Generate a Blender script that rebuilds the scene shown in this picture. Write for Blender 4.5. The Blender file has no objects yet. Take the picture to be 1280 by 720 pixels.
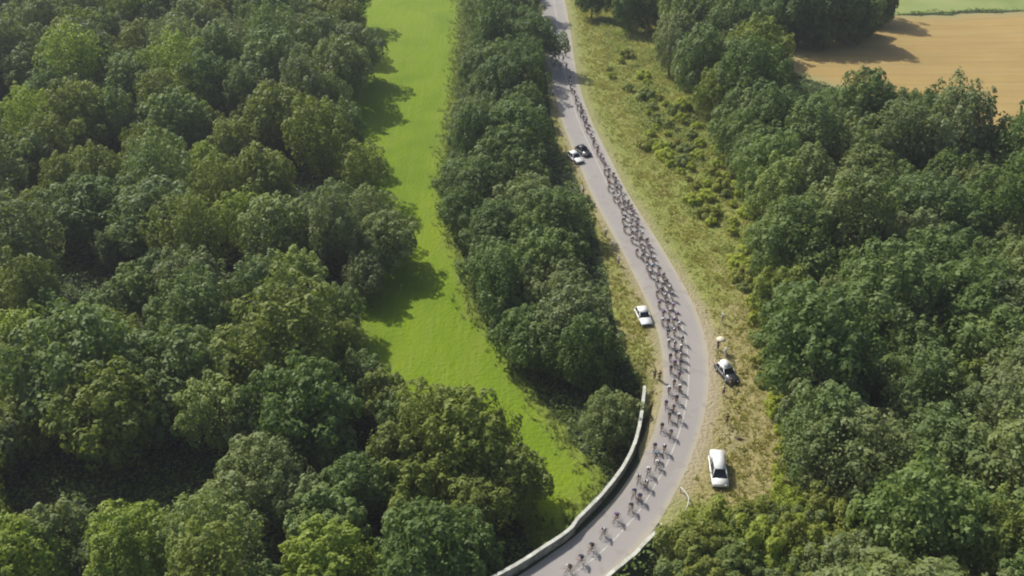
import bpy, bmesh, math, random
import numpy as np
from mathutils import Vector, Matrix
from mathutils.geometry import delaunay_2d_cdt
random.seed(7)
rng = np.random.default_rng(11)
scene = bpy.context.scene
COL = scene.collection
R = math.radians

# ------------------------------------------------------------------ camera
CAM_H, PITCH, F = 82.0, R(33.0), 1210.0
cam_d = bpy.data.cameras.new("camera"); cam = bpy.data.objects.new("camera", cam_d); COL.objects.link(cam)
cam.location = (0, 0, CAM_H); cam.rotation_euler = (math.pi / 2 - PITCH, 0, 0)
cam_d.sensor_width = 36; cam_d.lens = 36 * F / 1280; cam_d.clip_start = 1; cam_d.clip_end = 20000
scene.camera = cam
scene.render.resolution_x, scene.render.resolution_y = 1024, 576

# ------------------------------------------------------------------ light
SUN_EL = R(47); SHX, SHY = 0.72, -0.69           # shadows fall towards +x, -y
sx, sy, sz = -SHX * math.cos(SUN_EL), -SHY * math.cos(SUN_EL), math.sin(SUN_EL)
sun_d = bpy.data.lights.new("sun", 'SUN'); sun = bpy.data.objects.new("sun", sun_d); COL.objects.link(sun)
sun_d.energy = 4.4; sun_d.angle = R(0.6); sun_d.color = (1.0, 0.955, 0.87)
sun.rotation_euler = Vector((sx, sy, sz)).to_track_quat('Z', 'Y').to_euler()
sun.location = (sx * 200, sy * 200, 300)
w = bpy.data.worlds.new("World"); scene.world = w; w.use_nodes = True
nt = w.node_tree; nt.nodes.clear()
sky = nt.nodes.new('ShaderNodeTexSky'); sky.sky_type = 'NISHITA'; sky.sun_disc = False
sky.sun_elevation = SUN_EL; sky.sun_rotation = math.atan2(sx, sy) % (2 * math.pi); sky.dust_density = 3.0
bg = nt.nodes.new('ShaderNodeBackground'); bg.inputs[1].default_value = 0.11
wo = nt.nodes.new('ShaderNodeOutputWorld')
nt.links.new(sky.outputs[0], bg.inputs[0]); nt.links.new(bg.outputs[0], wo.inputs[0])
vs = scene.view_settings
vs.view_transform = 'Standard'; vs.look = 'None'; vs.gamma = 1; vs.use_curve_mapping = False; vs.exposure = 0.2
scene.cycles.filter_width = 2.0
scene.cycles.max_bounces = 5; scene.cycles.diffuse_bounces = 3; scene.cycles.transmission_bounces = 3
scene.cycles.transparent_max_bounces = 4; scene.cycles.volume_bounces = 0
scene.cycles.use_fast_gi = False

# ------------------------------------------------------------------ helpers: projection
FW = np.array([0, math.cos(PITCH), -math.sin(PITCH)]); UP = np.array([0, math.sin(PITCH), math.cos(PITCH)])
def G(u, v, z=0.0):
    d = FW + (u - 640) / F * np.array([1.0, 0, 0]) - (v - 360) / F * UP
    t = (z - CAM_H) / d[2]
    return d[0] * t, d[1] * t
def P(x, y, z=0.0):
    q = np.array([x, y, z - CAM_H]); c = q @ FW
    return 640 + F * x / c, 360 - F * (q @ UP) / c

def catmull(pts, n=8):
    pts = [np.array(p, float) for p in pts]
    pts = [2 * pts[0] - pts[1]] + pts + [2 * pts[-1] - pts[-2]]
    out = []
    for i in range(1, len(pts) - 2):
        p0, p1, p2, p3 = pts[i - 1:i + 3]
        for k in range(n):
            t = k / n
            out.append(0.5 * (2 * p1 + (p2 - p0) * t + (2 * p0 - 5 * p1 + 4 * p2 - p3) * t * t + (3 * p1 - p0 - 3 * p2 + p3) * t ** 3))
    out.append(pts[-2]); return np.array(out)

def inside(px, py, poly):
    px = np.asarray(px, float); py = np.asarray(py, float); r = np.zeros(px.shape, bool)
    n = len(poly)
    for i in range(n):
        x1, y1 = poly[i][0], poly[i][1]; x2, y2 = poly[(i + 1) % n][0], poly[(i + 1) % n][1]
        c = ((y1 > py) != (y2 > py))
        with np.errstate(divide='ignore', invalid='ignore'):
            r ^= c & (px < (x2 - x1) * (py - y1) / (y2 - y1 + 1e-12) + x1)
    return r

# road edges, laid out from measured points: row, left, right
RE = [(-14, 664, 706), (0, 672, 709), (50, 683, 712), (90, 690, 718), (124, 695, 729), (160, 704, 744), (200, 722, 764), (230, 733, 779),
      (260, 748, 795), (300, 770, 822), (340, 790, 846), (380, 809, 868), (420, 823, 882), (460, 829, 886), (500, 827, 884),
      (540, 817, 874), (575, 803, 861), (605, 783, 849), (635, 757, 836), (660, 731, 822), (690, 694, 797), (720, 651, 762), (760, 588, 708), (820, 480, 620)]
def ipl(v, k):
    return np.interp(v, [r[0] for r in RE], [r[k] for r in RE])
left = [G(l, v) for v, l, r in RE]; right = [G(r, v) for v, l, r in RE]
# continue the road beyond the picture, straight on
def ext(a, b, m): a = np.array(a); b = np.array(b); d = (a - b) / np.linalg.norm(a - b); return tuple(a + d * m)
cA = (np.array(left[0]) + np.array(right[0])) / 2; 
farL = [(left[0][0] + 0.05 * k, left[0][1] + k) for k in (500, 150, 40)]; farR = [(p[0] + (right[0][0] - left[0][0]), p[1]) for p in farL]
dl = np.array(left[-1]) - np.array(left[-2]); dl /= np.linalg.norm(dl)
nearL = [tuple(np.array(left[-1]) + dl * 40)]; nearR = [tuple(np.array(right[-1]) + dl * 40)]
LE = catmull(farL + left + nearL, 6); RI = catmull(farR + right + nearR, 6)
# even the width out
CE = (LE + RI) / 2
tan = np.gradient(CE, axis=0); tan /= np.linalg.norm(tan, axis=1)[:, None]
nor = np.stack([-tan[:, 1], tan[:, 0]], 1)      # to the right of the picture
wid = np.einsum('ij,ij->i', RI - LE, nor) / 2
k_ = np.ones(25) / 25; wid = np.convolve(np.pad(wid, 12, 'edge'), k_, 'valid')
cx = np.convolve(np.pad(CE[:, 0], 3, 'edge'), np.ones(7) / 7, 'valid'); cx[:24] = CE[:24, 0]
CE = np.stack([cx, CE[:, 1]], 1)
tan = np.gradient(CE, axis=0); tan /= np.linalg.norm(tan, axis=1)[:, None]; nor = np.stack([-tan[:, 1], tan[:, 0]], 1)
wid = np.clip(wid, 2.35, 3.6)
LE = CE - nor * wid[:, None]; RI = CE + nor * wid[:, None]

def road_d(x, y):
    """signed distance from the centre line (right of the picture positive), row there, half width"""
    x = np.atleast_1d(np.asarray(x, float)); y = np.atleast_1d(np.asarray(y, float))
    best = np.full(x.shape, 1e9); sd = np.zeros(x.shape); wh = np.zeros(x.shape); yy = np.zeros(x.shape)
    for i in range(len(CE) - 1):
        a, b = CE[i], CE[i + 1]; ab = b - a; L2 = ab @ ab
        t = np.clip(((x - a[0]) * ab[0] + (y - a[1]) * ab[1]) / L2, 0, 1)
        qx, qy = a[0] + t * ab[0], a[1] + t * ab[1]
        d = np.hypot(x - qx, y - qy); m = d < best
        s = (x - qx) * nor[i][0] + (y - qy) * nor[i][1]
        best = np.where(m, d, best); sd = np.where(m, np.sign(s) * d, sd); wh = np.where(m, wid[i] * (1 - t) + wid[i + 1] * t, wh); yy = np.where(m, qy, yy)
    return sd, yy, wh
def ss(x, a, b): t = np.clip((x - a) / (b - a), 0, 1); return t * t * (3 - 2 * t)
Y_WALL0 = G(800, 480)[1]; Y_BR = G(800, 700)[1]
def height(x, y):
    sd, yy, wh = road_d(x, y)
    x = np.atleast_1d(np.asarray(x, float)); y = np.atleast_1d(np.asarray(y, float))
    wz = 1 - ss(yy, Y_WALL0 - 3, Y_WALL0 + 6)             # 1 where the wall stands
    dl_ = -(sd + wh)                                      # metres left of the road edge
    drop = (4.8 - 3.0 * ss(y, 130, 260)) * (wz * ss(dl_, 0.9, 2.2) + (1 - wz) * ss(dl_, 5, 14))
    dr = sd - wh
    gul = 6.5 * ss(dr, 0.9, 3.2) * (1 - ss(dr, 14, 40)) * np.exp(-((yy - (Y_BR - 4.0)) / 6.0) ** 2)
    rise = 1.2 * ss(dr, 8, 40)
    und = 0.35 * np.sin(x * 0.05 + 1.3) * np.cos(y * 0.043) * ss(np.abs(sd), 8, 30)
    return -drop - gul + rise + und
def GT(u, v):
    z = 0.0
    for _ in range(12):
        x, y = G(u, v, z); z = 0.5 * z + 0.5 * float(height(x, y)[0])
    return x, y
def hz(x, y): return float(height(x, y)[0])

# ------------------------------------------------------------------ helpers: materials
def new_mat(name):
    m = bpy.data.materials.new(name); m.use_nodes = True
    n = m.node_tree.nodes; return m, m.node_tree, n['Principled BSDF']
def N(nt, t, **k):
    n = nt.nodes.new(t)
    for a, b in k.items(): setattr(n, a, b)
    return n
def coords(nt): return N(nt, 'ShaderNodeTexCoord').outputs['Object']
def noise(nt, scale, detail=4, vec=None, rough=0.55):
    n = N(nt, 'ShaderNodeTexNoise'); n.inputs['Scale'].default_value = scale; n.inputs['Detail'].default_value = detail; n.inputs['Roughness'].default_value = rough
    if vec is not None: nt.links.new(vec, n.inputs['Vector'])
    return n.outputs['Fac']
def ramp(nt, fac, stops):
    r = N(nt, 'ShaderNodeValToRGB'); e = r.color_ramp.elements
    while len(e) < len(stops): e.new(0.5)
    for i, (p, c) in enumerate(stops): e[i].position = p; e[i].color = (*c, 1) if len(c) == 3 else c
    nt.links.new(fac, r.inputs[0]); return r.outputs[0]
def mix(nt, fac, a, b, mode='MIX'):
    m = N(nt, 'ShaderNodeMix', data_type='RGBA', blend_type=mode)
    for s, v in ((0, fac), (6, a), (7, b)):
        if isinstance(v, (int, float)): m.inputs[s].default_value = v
        elif isinstance(v, tuple): m.inputs[s].default_value = (*v, 1)
        else: nt.links.new(v, m.inputs[s])
    return m.outputs[2]
def scaled(nt, vec, s, rot=0):
    m = N(nt, 'ShaderNodeMapping'); m.inputs['Scale'].default_value = s; m.inputs['Rotation'].default_value = (0, 0, rot)
    nt.links.new(vec, m.inputs['Vector']); return m.outputs[0]
def attr(nt, name):
    a = N(nt, 'ShaderNodeAttribute'); a.attribute_name = name; return a.outputs['Fac']
def bump(nt, bsdf, h, strength=0.5, dist=0.2):
    b = N(nt, 'ShaderNodeBump'); b.inputs['Strength'].default_value = strength; b.inputs['Distance'].default_value = dist
    nt.links.new(h, b.inputs['Height']); nt.links.new(b.outputs[0], bsdf.inputs['Normal'])
def plain(name, col, rough=0.6, var=0.12, metal=0.0, spec=None):
    m, t, b = new_mat(name)
    f = noise(t, 7, 3, coords(t))
    c = ramp(t, f, [(0.3, tuple(v * (1 - var) for v in col)), (0.7, tuple(min(1, v * (1 + var)) for v in col))])
    t.links.new(c, b.inputs['Base Color']); b.inputs['Roughness'].default_value = rough; b.inputs['Metallic'].default_value = metal
    if spec is not None: b.inputs['Specular IOR Level'].default_value = spec
    return m

# meadow
M_meadow, t, b = new_mat("meadow_grass"); co = coords(t)
c = ramp(t, noise(t, 0.045, 5, co), [(0.3, (0.132, 0.208, 0.004)), (0.52, (0.154, 0.232, 0.005)), (0.72, (0.178, 0.238, 0.010))])
c = mix(t, ramp(t, noise(t, 0.5, 6, scaled(t, co, (1, 0.35, 1))), [(0.35, (0, 0, 0)), (0.75, (0.55, 0.55, 0.55))]), c, (0.135, 0.21, 0.02))
c = mix(t, ramp(t, noise(t, 0.12, 6, scaled(t, co, (2.2, 0.25, 1), 0.1)), [(0.5, (0, 0, 0)), (0.8, (0.4, 0.4, 0.4))]), c, (0.21, 0.245, 0.04))
c = mix(t, ramp(t, noise(t, 0.9, 6, scaled(t, co, (1.6, 0.12, 1), 0.04)), [(0.46, (0, 0, 0)), (0.72, (0.7, 0.7, 0.7))]), c, (0.188, 0.242, 0.03))
c = mix(t, ramp(t, noise(t, 0.07, 5, co), [(0.5, (0, 0, 0)), (0.7, (0.65, 0.65, 0.65))]), c, (0.10, 0.172, 0.008))
c = mix(t, attr(t, 'edge'), c, (0.16, 0.19, 0.045))
t.links.new(c, b.inputs['Base Color']); b.inputs['Roughness'].default_value = 0.9; b.inputs['Specular IOR Level'].default_value = 0.15
bump(t, b, noise(t, 1.8, 7, co), 0.7, 0.5)
# wheat
M_wheat, t, b = new_mat("ripe_wheat"); co = coords(t)
c = ramp(t, noise(t, 0.05, 5, co), [(0.3, (0.275, 0.185, 0.05)), (0.7, (0.335, 0.228, 0.068))])
c = mix(t, ramp(t, noise(t, 0.35, 4, scaled(t, co, (0.06, 1.6, 1), -0.06)), [(0.4, (0, 0, 0)), (0.7, (0.6, 0.6, 0.6))]), c, (0.35, 0.26, 0.10))
wv = N(t, 'ShaderNodeTexWave', wave_type='BANDS', bands_direction='Y'); wv.inputs['Scale'].default_value = 0.05; wv.inputs['Distortion'].default_value = 4.0; wv.inputs['Detail Scale'].default_value = 0.3
t.links.new(scaled(t, co, (1, 1, 1), -0.06), wv.inputs['Vector'])
c = mix(t, ramp(t, wv.outputs['Fac'], [(0.86, (0, 0, 0)), (0.99, (0.2, 0.2, 0.2))]), c, (0.19, 0.13, 0.045))
c = mix(t, attr(t, 'edge'), c, (0.24, 0.23, 0.10))
t.links.new(c, b.inputs['Base Color']); b.inputs['Roughness'].default_value = 0.9; bump(t, b, noise(t, 2.0, 5, co), 0.5, 0.3)
M_fargreen, t, b = new_mat("far_field_grass"); co = coords(t)
c = ramp(t, noise(t, 0.06, 5, co), [(0.3, (0.15, 0.21, 0.04)), (0.7, (0.24, 0.27, 0.09))])
t.links.new(c, b.inputs['Base Color']); b.inputs['Roughness'].default_value = 0.9
# verge
M_verge, t, b = new_mat("roadside_grass"); co = coords(t)
g = ramp(t, noise(t, 0.35, 6, co), [(0.3, (0.17, 0.20, 0.035)), (0.7, (0.25, 0.27, 0.06))])
d = ramp(t, noise(t, 0.5, 6, co), [(0.3, (0.23, 0.20, 0.075)), (0.7, (0.33, 0.28, 0.12))])
a1 = N(t, 'ShaderNodeMath', operation='ADD'); t.links.new(attr(t, 'dry'), a1.inputs[0])
m1 = N(t, 'ShaderNodeMath', operation='MULTIPLY_ADD'); t.links.new(noise(t, 0.18, 6, co), m1.inputs[0]); m1.inputs[1].default_value = 1.6; m1.inputs[2].default_value = -0.8
t.links.new(m1.outputs[0], a1.inputs[1])
c = mix(t, ramp(t, a1.outputs[0], [(0.25, (0, 0, 0)), (0.75, (1, 1, 1))]), g, d)
c = mix(t, ramp(t, noise(t, 1.3, 5, co), [(0.5, (0, 0, 0)), (0.72, (0.6, 0.6, 0.6))]), c, (0.13, 0.155, 0.035))
c = mix(t, attr(t, 'dirt'), c, (0.34, 0.29, 0.20))
t.links.new(c, b.inputs['Base Color']); b.inputs['Roughness'].default_value = 0.95; bump(t, b, noise(t, 2.2, 6, co), 0.9, 0.5)
# wood floor
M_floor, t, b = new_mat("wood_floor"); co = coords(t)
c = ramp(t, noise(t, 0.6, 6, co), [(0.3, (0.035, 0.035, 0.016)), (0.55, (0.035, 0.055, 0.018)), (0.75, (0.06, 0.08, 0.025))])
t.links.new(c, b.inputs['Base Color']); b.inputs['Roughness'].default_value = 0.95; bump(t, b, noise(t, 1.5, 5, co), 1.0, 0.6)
# asphalt
M_road, t, b = new_mat("worn_asphalt"); co = coords(t)
c = ramp(t, noise(t, 0.16, 6, co), [(0.3, (0.252, 0.237, 0.225)), (0.7, (0.312, 0.294, 0.276))])
c = mix(t, ramp(t, noise(t, 9, 4, co), [(0.35, (0, 0, 0)), (0.7, (0.35, 0.35, 0.35))]), c, (0.23, 0.21, 0.20))
c = mix(t, attr(t, 'track'), c, (0.27, 0.247, 0.235))
c = mix(t, attr(t, 'edge'), c, (0.36, 0.32, 0.22))
c = mix(t, ramp(t, noise(t, 0.5, 3, co), [(0.58, (0, 0, 0)), (0.62, (0.6, 0.6, 0.6))]), c, (0.24, 0.22, 0.195))
t.links.new(c, b.inputs['Base Color']); b.inputs['Roughness'].default_value = 0.85; bump(t, b, noise(t, 12, 3, co), 0.3, 0.02)
M_line, t, b = new_mat("worn_road_paint"); co = coords(t)
c = ramp(t, noise(t, 3.0, 5, co), [(0.38, (0.33, 0.31, 0.28)), (0.62, (0.50, 0.48, 0.44))])
t.links.new(c, b.inputs['Base Color']); b.inputs['Roughness'].default_value = 0.7
# stone
M_stone, t, b = new_mat("wall_stone"); co = coords(t)
v = N(t, 'ShaderNodeTexVoronoi'); v.inputs['Scale'].default_value = 2.6; t.links.new(co, v.inputs['Vector']); bw = N(t, 'ShaderNodeRGBToBW'); t.links.new(v.outputs['Color'], bw.inputs[0])
c = mix(t, 0.5, ramp(t, noise(t, 0.8, 5, co), [(0.3, (0.20, 0.19, 0.15)), (0.7, (0.33, 0.31, 0.25))]), bw.outputs[0], 'SOFT_LIGHT')
c = mix(t, ramp(t, noise(t, 0.5, 5, co), [(0.5, (0, 0, 0)), (0.65, (0.7, 0.7, 0.7))]), c, (0.11, 0.13, 0.05))
t.links.new(c, b.inputs['Base Color']); b.inputs['Roughness'].default_value = 0.9; bump(t, b, v.outputs['Distance'], 0.6, 0.08)
M_cope, t, b = new_mat("coping_stone"); co = coords(t)
c = ramp(t, noise(t, 1.2, 5, co), [(0.3, (0.38, 0.39, 0.33)), (0.7, (0.52, 0.52, 0.46))])
v = N(t, 'ShaderNodeTexVoronoi'); v.inputs['Scale'].default_value = 1.3; t.links.new(co, v.inputs['Vector']); bw = N(t, 'ShaderNodeRGBToBW'); t.links.new(v.outputs['Color'], bw.inputs[0])
c = mix(t, 0.4, c, bw.outputs[0], 'SOFT_LIGHT'); c = mix(t, ramp(t, noise(t, 0.9, 6, co), [(0.55, (0, 0, 0)), (0.75, (0.6, 0.6, 0.6))]), c, (0.16, 0.18, 0.09))
t.links.new(c, b.inputs['Base Color']); b.inputs['Roughness'].default_value = 0.85

def leaf_mat(name, c0, c1, yel, trans=0.3):
    m, t, b = new_mat(name); co = coords(t)
    oi = N(t, 'ShaderNodeObjectInfo')
    at = N(t, 'ShaderNodeAttribute'); at.attribute_name = 'leafvar'
    c = mix(t, at.outputs['Fac'], c0, c1)
    c = mix(t, ramp(t, noise(t, 0.55, 3, co), [(0.45, (0, 0, 0)), (0.75, (0.55, 0.55, 0.55))]), c, yel)
    c = mix(t, 1.0, c, oi.outputs['Color'], 'MULTIPLY')
    t.links.new(c, b.inputs['Base Color']); b.inputs['Roughness'].default_value = 0.55; b.inputs['Specular IOR Level'].default_value = 0.25
    tr = N(t, 'ShaderNodeBsdfTranslucent'); t.links.new(mix(t, 1.0, c, (1.25, 1.3, 0.6), 'MULTIPLY'), tr.inputs['Color'])
    ms = N(t, 'ShaderNodeMixShader'); ms.inputs[0].default_value = trans
    t.links.new(b.outputs[0], ms.inputs[1]); t.links.new(tr.outputs[0], ms.inputs[2])
    t.links.new(ms.outputs[0], t.nodes['Material Output'].inputs[0]); return m
M_leaf = leaf_mat("broad_leaves", (0.110, 0.162, 0.048), (0.216, 0.276, 0.102), (0.222, 0.276, 0.066), 0.38)
M_leafb = leaf_mat("shrub_leaves", (0.135, 0.18, 0.055), (0.25, 0.295, 0.115), (0.25, 0.28, 0.085), 0.45)
M_straw = leaf_mat("dry_grass_blades", (0.25, 0.24, 0.07), (0.45, 0.41, 0.19), (0.26, 0.30, 0.07), 0.45)
M_bark = plain("bark", (0.13, 0.11, 0.085), 0.9, 0.35)

# ------------------------------------------------------------------ helpers: objects
def tag(o, label=None, cat=None, group=None, kind=None):
    for k, v in (('label', label), ('category', cat), ('group', group), ('kind', kind)):
        if v: o[k] = v
    return o
def mesh_np(name, V, Fc, mat=None, smooth=False):
    me = bpy.data.meshes.new(name); me.from_pydata([tuple(v) for v in V], [], [tuple(f) for f in Fc]); me.update()
    if mat: me.materials.append(mat)
    if smooth: me.polygons.foreach_set('use_smooth', [True] * len(me.polygons))
    return me
def quads_mesh(name, V, nq, mat):
    """V: (nq*4,3) array"""
    me = bpy.data.meshes.new(name); V = np.asarray(V, np.float32)
    me.vertices.add(nq * 4); me.vertices.foreach_set('co', V.ravel())
    me.loops.add(nq * 4); me.loops.foreach_set('vertex_index', np.arange(nq * 4, dtype=np.int32))
    me.polygons.add(nq); me.polygons.foreach_set('loop_start', np.arange(0, nq * 4, 4, dtype=np.int32))
    me.update(calc_edges=True); me.materials.append(mat); return me
def link(name, data, parent=None, loc=None):
    o = bpy.data.objects.new(name, data); COL.objects.link(o)
    if parent: o.parent = parent
    if loc is not None: o.location = loc
    return o
def copy_tree(src, parent=None):
    c = src.copy(); COL.objects.link(c); c.parent = parent
    for ch in src.children: copy_tree(ch, c)
    return c
class B:
    """collects shapes for one mesh"""
    def __init__(s): s.bm = bmesh.new()
    def box(s, c, d, bev=0.0, rot=None, taper=None):
        r = bmesh.ops.create_cube(s.bm, size=1); vs_ = r['verts']
        for v in vs_:
            if taper and v.co.z > 0: v.co.x *= taper[0]; v.co.y *= taper[1]
            v.co.x *= d[0]; v.co.y *= d[1]; v.co.z *= d[2]
        if rot: bmesh.ops.rotate(s.bm, verts=vs_, cent=(0, 0, 0), matrix=rot)
        bmesh.ops.translate(s.bm, verts=vs_, vec=c)
        if bev:
            es = list({e for v in vs_ for e in v.link_edges}); bmesh.ops.bevel(s.bm, geom=es, offset=bev, segments=2, affect='EDGES')
        return s
    def tube(s, pts, rad, n=8, cap=True):
        pts = [Vector(p) for p in pts]; rad = rad if isinstance(rad, (list, tuple)) else [rad] * len(pts); rings = []
        for i, p in enumerate(pts):
            d = (pts[min(i + 1, len(pts) - 1)] - pts[max(i - 1, 0)]).normalized()
            a = Vector((0, 0, 1)) if abs(d.z) < 0.9 else Vector((1, 0, 0))
            u = d.cross(a).normalized(); q = d.cross(u)
            rings.append([s.bm.verts.new(p + (u * math.cos(2 * math.pi * k / n) + q * math.sin(2 * math.pi * k / n)) * rad[i]) for k in range(n)])
        for i in range(len(rings) - 1):
            for k in range(n): s.bm.faces.new((rings[i][k], rings[i][(k + 1) % n], rings[i + 1][(k + 1) % n], rings[i + 1][k]))
        if cap: s.bm.faces.new(rings[0][::-1]); s.bm.faces.new(rings[-1])
        return s
    def ball(s, c, r, sc=(1, 1, 1), u=10, v=7):
        q = bmesh.ops.create_uvsphere(s.bm, u_segments=u, v_segments=v, radius=r)
        for x in q['verts']: x.co = Vector((x.co.x * sc[0], x.co.y * sc[1], x.co.z * sc[2])) + Vector(c)
        return s
    def wheel(s, c, r, wd, axis='Y', n=20):
        q = bmesh.ops.create_cone(s.bm, cap_ends=True, segments=n, radius1=r, radius2=r, depth=wd)
        m = Matrix.Rotation(math.pi / 2, 3, 'X' if axis == 'Y' else 'Y')
        bmesh.ops.rotate(s.bm, verts=q['verts'], cent=(0, 0, 0), matrix=m); bmesh.ops.translate(s.bm, verts=q['verts'], vec=c); return s
    def torus(s, c, r, rr, n=20, m=6):
        rings = []
        for i in range(n):
            a = 2 * math.pi * i / n
            rings.append([s.bm.verts.new((c[0] + (r + rr * math.cos(2 * math.pi * k / m)) * math.cos(a), c[1] + rr * math.sin(2 * math.pi * k / m), c[2] + (r + rr * math.cos(2 * math.pi * k / m)) * math.sin(a))) for k in range(m)])
        for i in range(n):
            for k in range(m): s.bm.faces.new((rings[i][k], rings[i][(k + 1) % m], rings[(i + 1) % n][(k + 1) % m], rings[(i + 1) % n][k]))
        return s
    def prism(s, prof, y0, y1, inset=0.0):
        """side outline (x,z) across y0..y1"""
        a = [s.bm.verts.new((x, y0, z)) for x, z in prof]; b_ = [s.bm.verts.new((x, y1, z)) for x, z in prof]
        s.bm.faces.new(a); s.bm.faces.new(b_[::-1]); n = len(prof)
        for i in range(n): s.bm.faces.new((a[i], b_[i], b_[(i + 1) % n], a[(i + 1) % n]))
        return s
    def build(s, name, mat, parent=None, smooth=True, loc=None):
        bmesh.ops.recalc_face_normals(s.bm, faces=s.bm.faces)
        me = bpy.data.meshes.new(name); s.bm.to_mesh(me); s.bm.free(); me.materials.append(mat)
        if smooth: me.polygons.foreach_set('use_smooth', [True] * len(me.polygons))
        return link(name, me, parent, loc)
def skin_mesh(name, J, E, mat, sub=1):
    """J: list of (x,y,z,r), E: edges, first joint is the root"""
    me = bpy.data.meshes.new(name); me.from_pydata([j[:3] for j in J], E, []); me.update()
    o = bpy.data.objects.new(name, me); COL.objects.link(o)
    o.modifiers.new('s', 'SKIN'); 
    for i, j in enumerate(J):
        r = j[3]; rr = (r, r) if not isinstance(r, tuple) else r
        me.skin_vertices[0].data[i].radius = rr; me.skin_vertices[0].data[i].use_root = (i == 0)
    if sub: m = o.modifiers.new('u', 'SUBSURF'); m.levels = sub
    dg = bpy.context.evaluated_depsgraph_get(); dg.update()
    out = bpy.data.meshes.new_from_object(o.evaluated_get(dg)); out.name = name
    bpy.data.objects.remove(o); out.materials.clear(); out.materials.append(mat)
    out.polygons.foreach_set('use_smooth', [True] * len(out.polygons)); return out

# ------------------------------------------------------------------ terrain sheet cut into regions
def px_poly(pts): return [GT(u, v) for u, v in pts]
def wob(poly, amp=0.6, step=2.0, seed=0):
    r_ = np.random.default_rng(seed); out = []
    for i in range(len(poly)):
        a = np.array(poly[i]); b_ = np.array(poly[(i + 1) % len(poly)]); n = max(1, int(np.linalg.norm(b_ - a) / step))
        for k in range(n): out.append(tuple(a + (b_ - a) * k / n + (r_.normal(0, amp, 2) if n > 1 else 0)))
    return out
MEADOW_PX = [(455, -18), (578, -18), (577, 30), (572, 100), (562, 180), (560, 250), (575, 310), (592, 370), (612, 410), (645, 440), (662, 480),
             (690, 520), (715, 552), (742, 578), (757, 592), (765, 600), (741, 630), (722, 646), (700, 668), (668, 690), (640, 620), (600, 560),
             (540, 520), (470, 500), (440, 440), (435, 380), (445, 330), (440, 250), (425, 190), (410, 120), (420, 60), (430, 20)]
mead = px_poly(MEADOW_PX)
mead = [p for p in mead]; MEADOW = wob(mead, 0.35, 2.2, 1)
# the meadow runs on beyond the top of the picture
WHEAT = wob([GT(975, 40), GT(985, 90), GT(1100, 130), GT(1200, 165), GT(1300, 200), (175, 225), (330, 240), (330, 272), (180, 266), GT(1112, 20), GT(1060, 17)], 0.5, 4, 2)
FARG = wob([GT(1060, 12), GT(1112, 17), (180, 268), (330, 274), (330, 330), (80, 330)], 0.3, 6, 3)
rx = [tuple(p) for p in RI if 30 < p[1] < 300]; lx = [tuple(p) for p in LE if 30 < p[1] < 300]
# right verge: from the road edge out to the wood
VR_out = px_poly([(800, -14), (840, 40), (870, 100), (900, 150), (940, 200), (950, 260), (965, 330), (985, 420), (1005, 500), (1010, 570), (1000, 640), (950, 680), (880, 700), (850, 700)])
i0 = min(range(len(RI)), key=lambda i: abs(P(*RI[i])[1] + 14)); i1 = min(range(len(RI)), key=lambda i: abs(P(*RI[i])[1] - 655))
VERGE_R = [tuple(RI[i]) for i in range(i1, i0 - 1, -1)] + wob(VR_out[:1], 0, 1) + VR_out[1:]
VERGE_R = [tuple(RI[i]) for i in range(i1, i0 - 1, -1)] + VR_out
j0 = min(range(len(LE)), key=lambda i: abs(P(*LE[i])[1] + 14)); j1 = min(range(len(LE)), key=lambda i: abs(P(*LE[i])[1] - 575))
VL_out = px_poly([(797, 560), (801, 520), (800, 480), (780, 440), (768, 400), (762, 360), (750, 310), (735, 260), (718, 220), (700, 190), (688, 140), (682, 90), (670, 40), (660, -14)])
VERGE_L = [tuple(LE[i]) for i in range(j0, j1 + 1)] + VL_out
ROAD = [tuple(p) for p in LE] + [tuple(p) for p in RI[::-1]]

pts = []; edges = []
def add_poly(poly):
    b0 = len(pts); n = len(poly); pts.extend(poly); edges.extend((b0 + i, b0 + (i + 1) % n) for i in range(n))
for poly in (MEADOW, WHEAT, FARG, VERGE_R, VERGE_L, ROAD): add_poly(poly)
gx, gy = np.meshgrid(np.arange(-150, 190, 2.4), np.arange(30, 330, 2.4)); g_ = np.stack([gx.ravel(), gy.ravel()], 1) + rng.normal(0, 0.35, (gx.size, 2))
sd_, _, wh_ = road_d(g_[:, 0], g_[:, 1]); g_ = g_[(np.abs(sd_) > wh_ + 0.35)]
pts.extend(map(tuple, g_))
near = [(CE[i] + nor[i] * s * (wid[i] + o)) for i in range(0, len(CE)) for s in (-1, 1) for o in (0.9, 1.5, 2.2, 3.2) if 30 < CE[i][1] < 300]
pts.extend(map(tuple, near))
inner = [(CE[i] + nor[i] * wid[i] * f) for i in range(len(CE)) for f in (-0.7, -0.4, 0, 0.4, 0.7)]
pts.extend(map(tuple, inner))
cg = [-4000, -2500, -1500, -900, -600, -400, -280, -200, -170, 210, 250, 320, 450, 700, 1100, 1800, 2800, 4000]
cyl = [-3000, -1500, -700, -300, -120, -40, 0, 18, 60, 110, 160, 210, 260, 310, 345, 380, 450, 560, 800, 1300, 2200, 3500, 5500]
for x in cg + [-120, -60, 0, 60, 120, 165]:
    for y in cyl:
        if not (-150 < x < 190 and 28 < y < 332): pts.append((x, y))
res = delaunay_2d_cdt([Vector(p) for p in pts], edges, [], 0, 1e-4)
PV = np.array([tuple(v) for v in res[0]]); PF = [f for f in res[2] if len(f) == 3]
PF = np.array(PF)
ZV = height(PV[:, 0], PV[:, 1]); ZV += rng.normal(0, 0.05, len(ZV)) * (np.abs(road_d(PV[:, 0], PV[:, 1])[0]) > 4.5)
sdv, yyv, whv = road_d(PV[:, 0], PV[:, 1]); ZV[np.abs(sdv) < whv + 0.25] = 0
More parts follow.
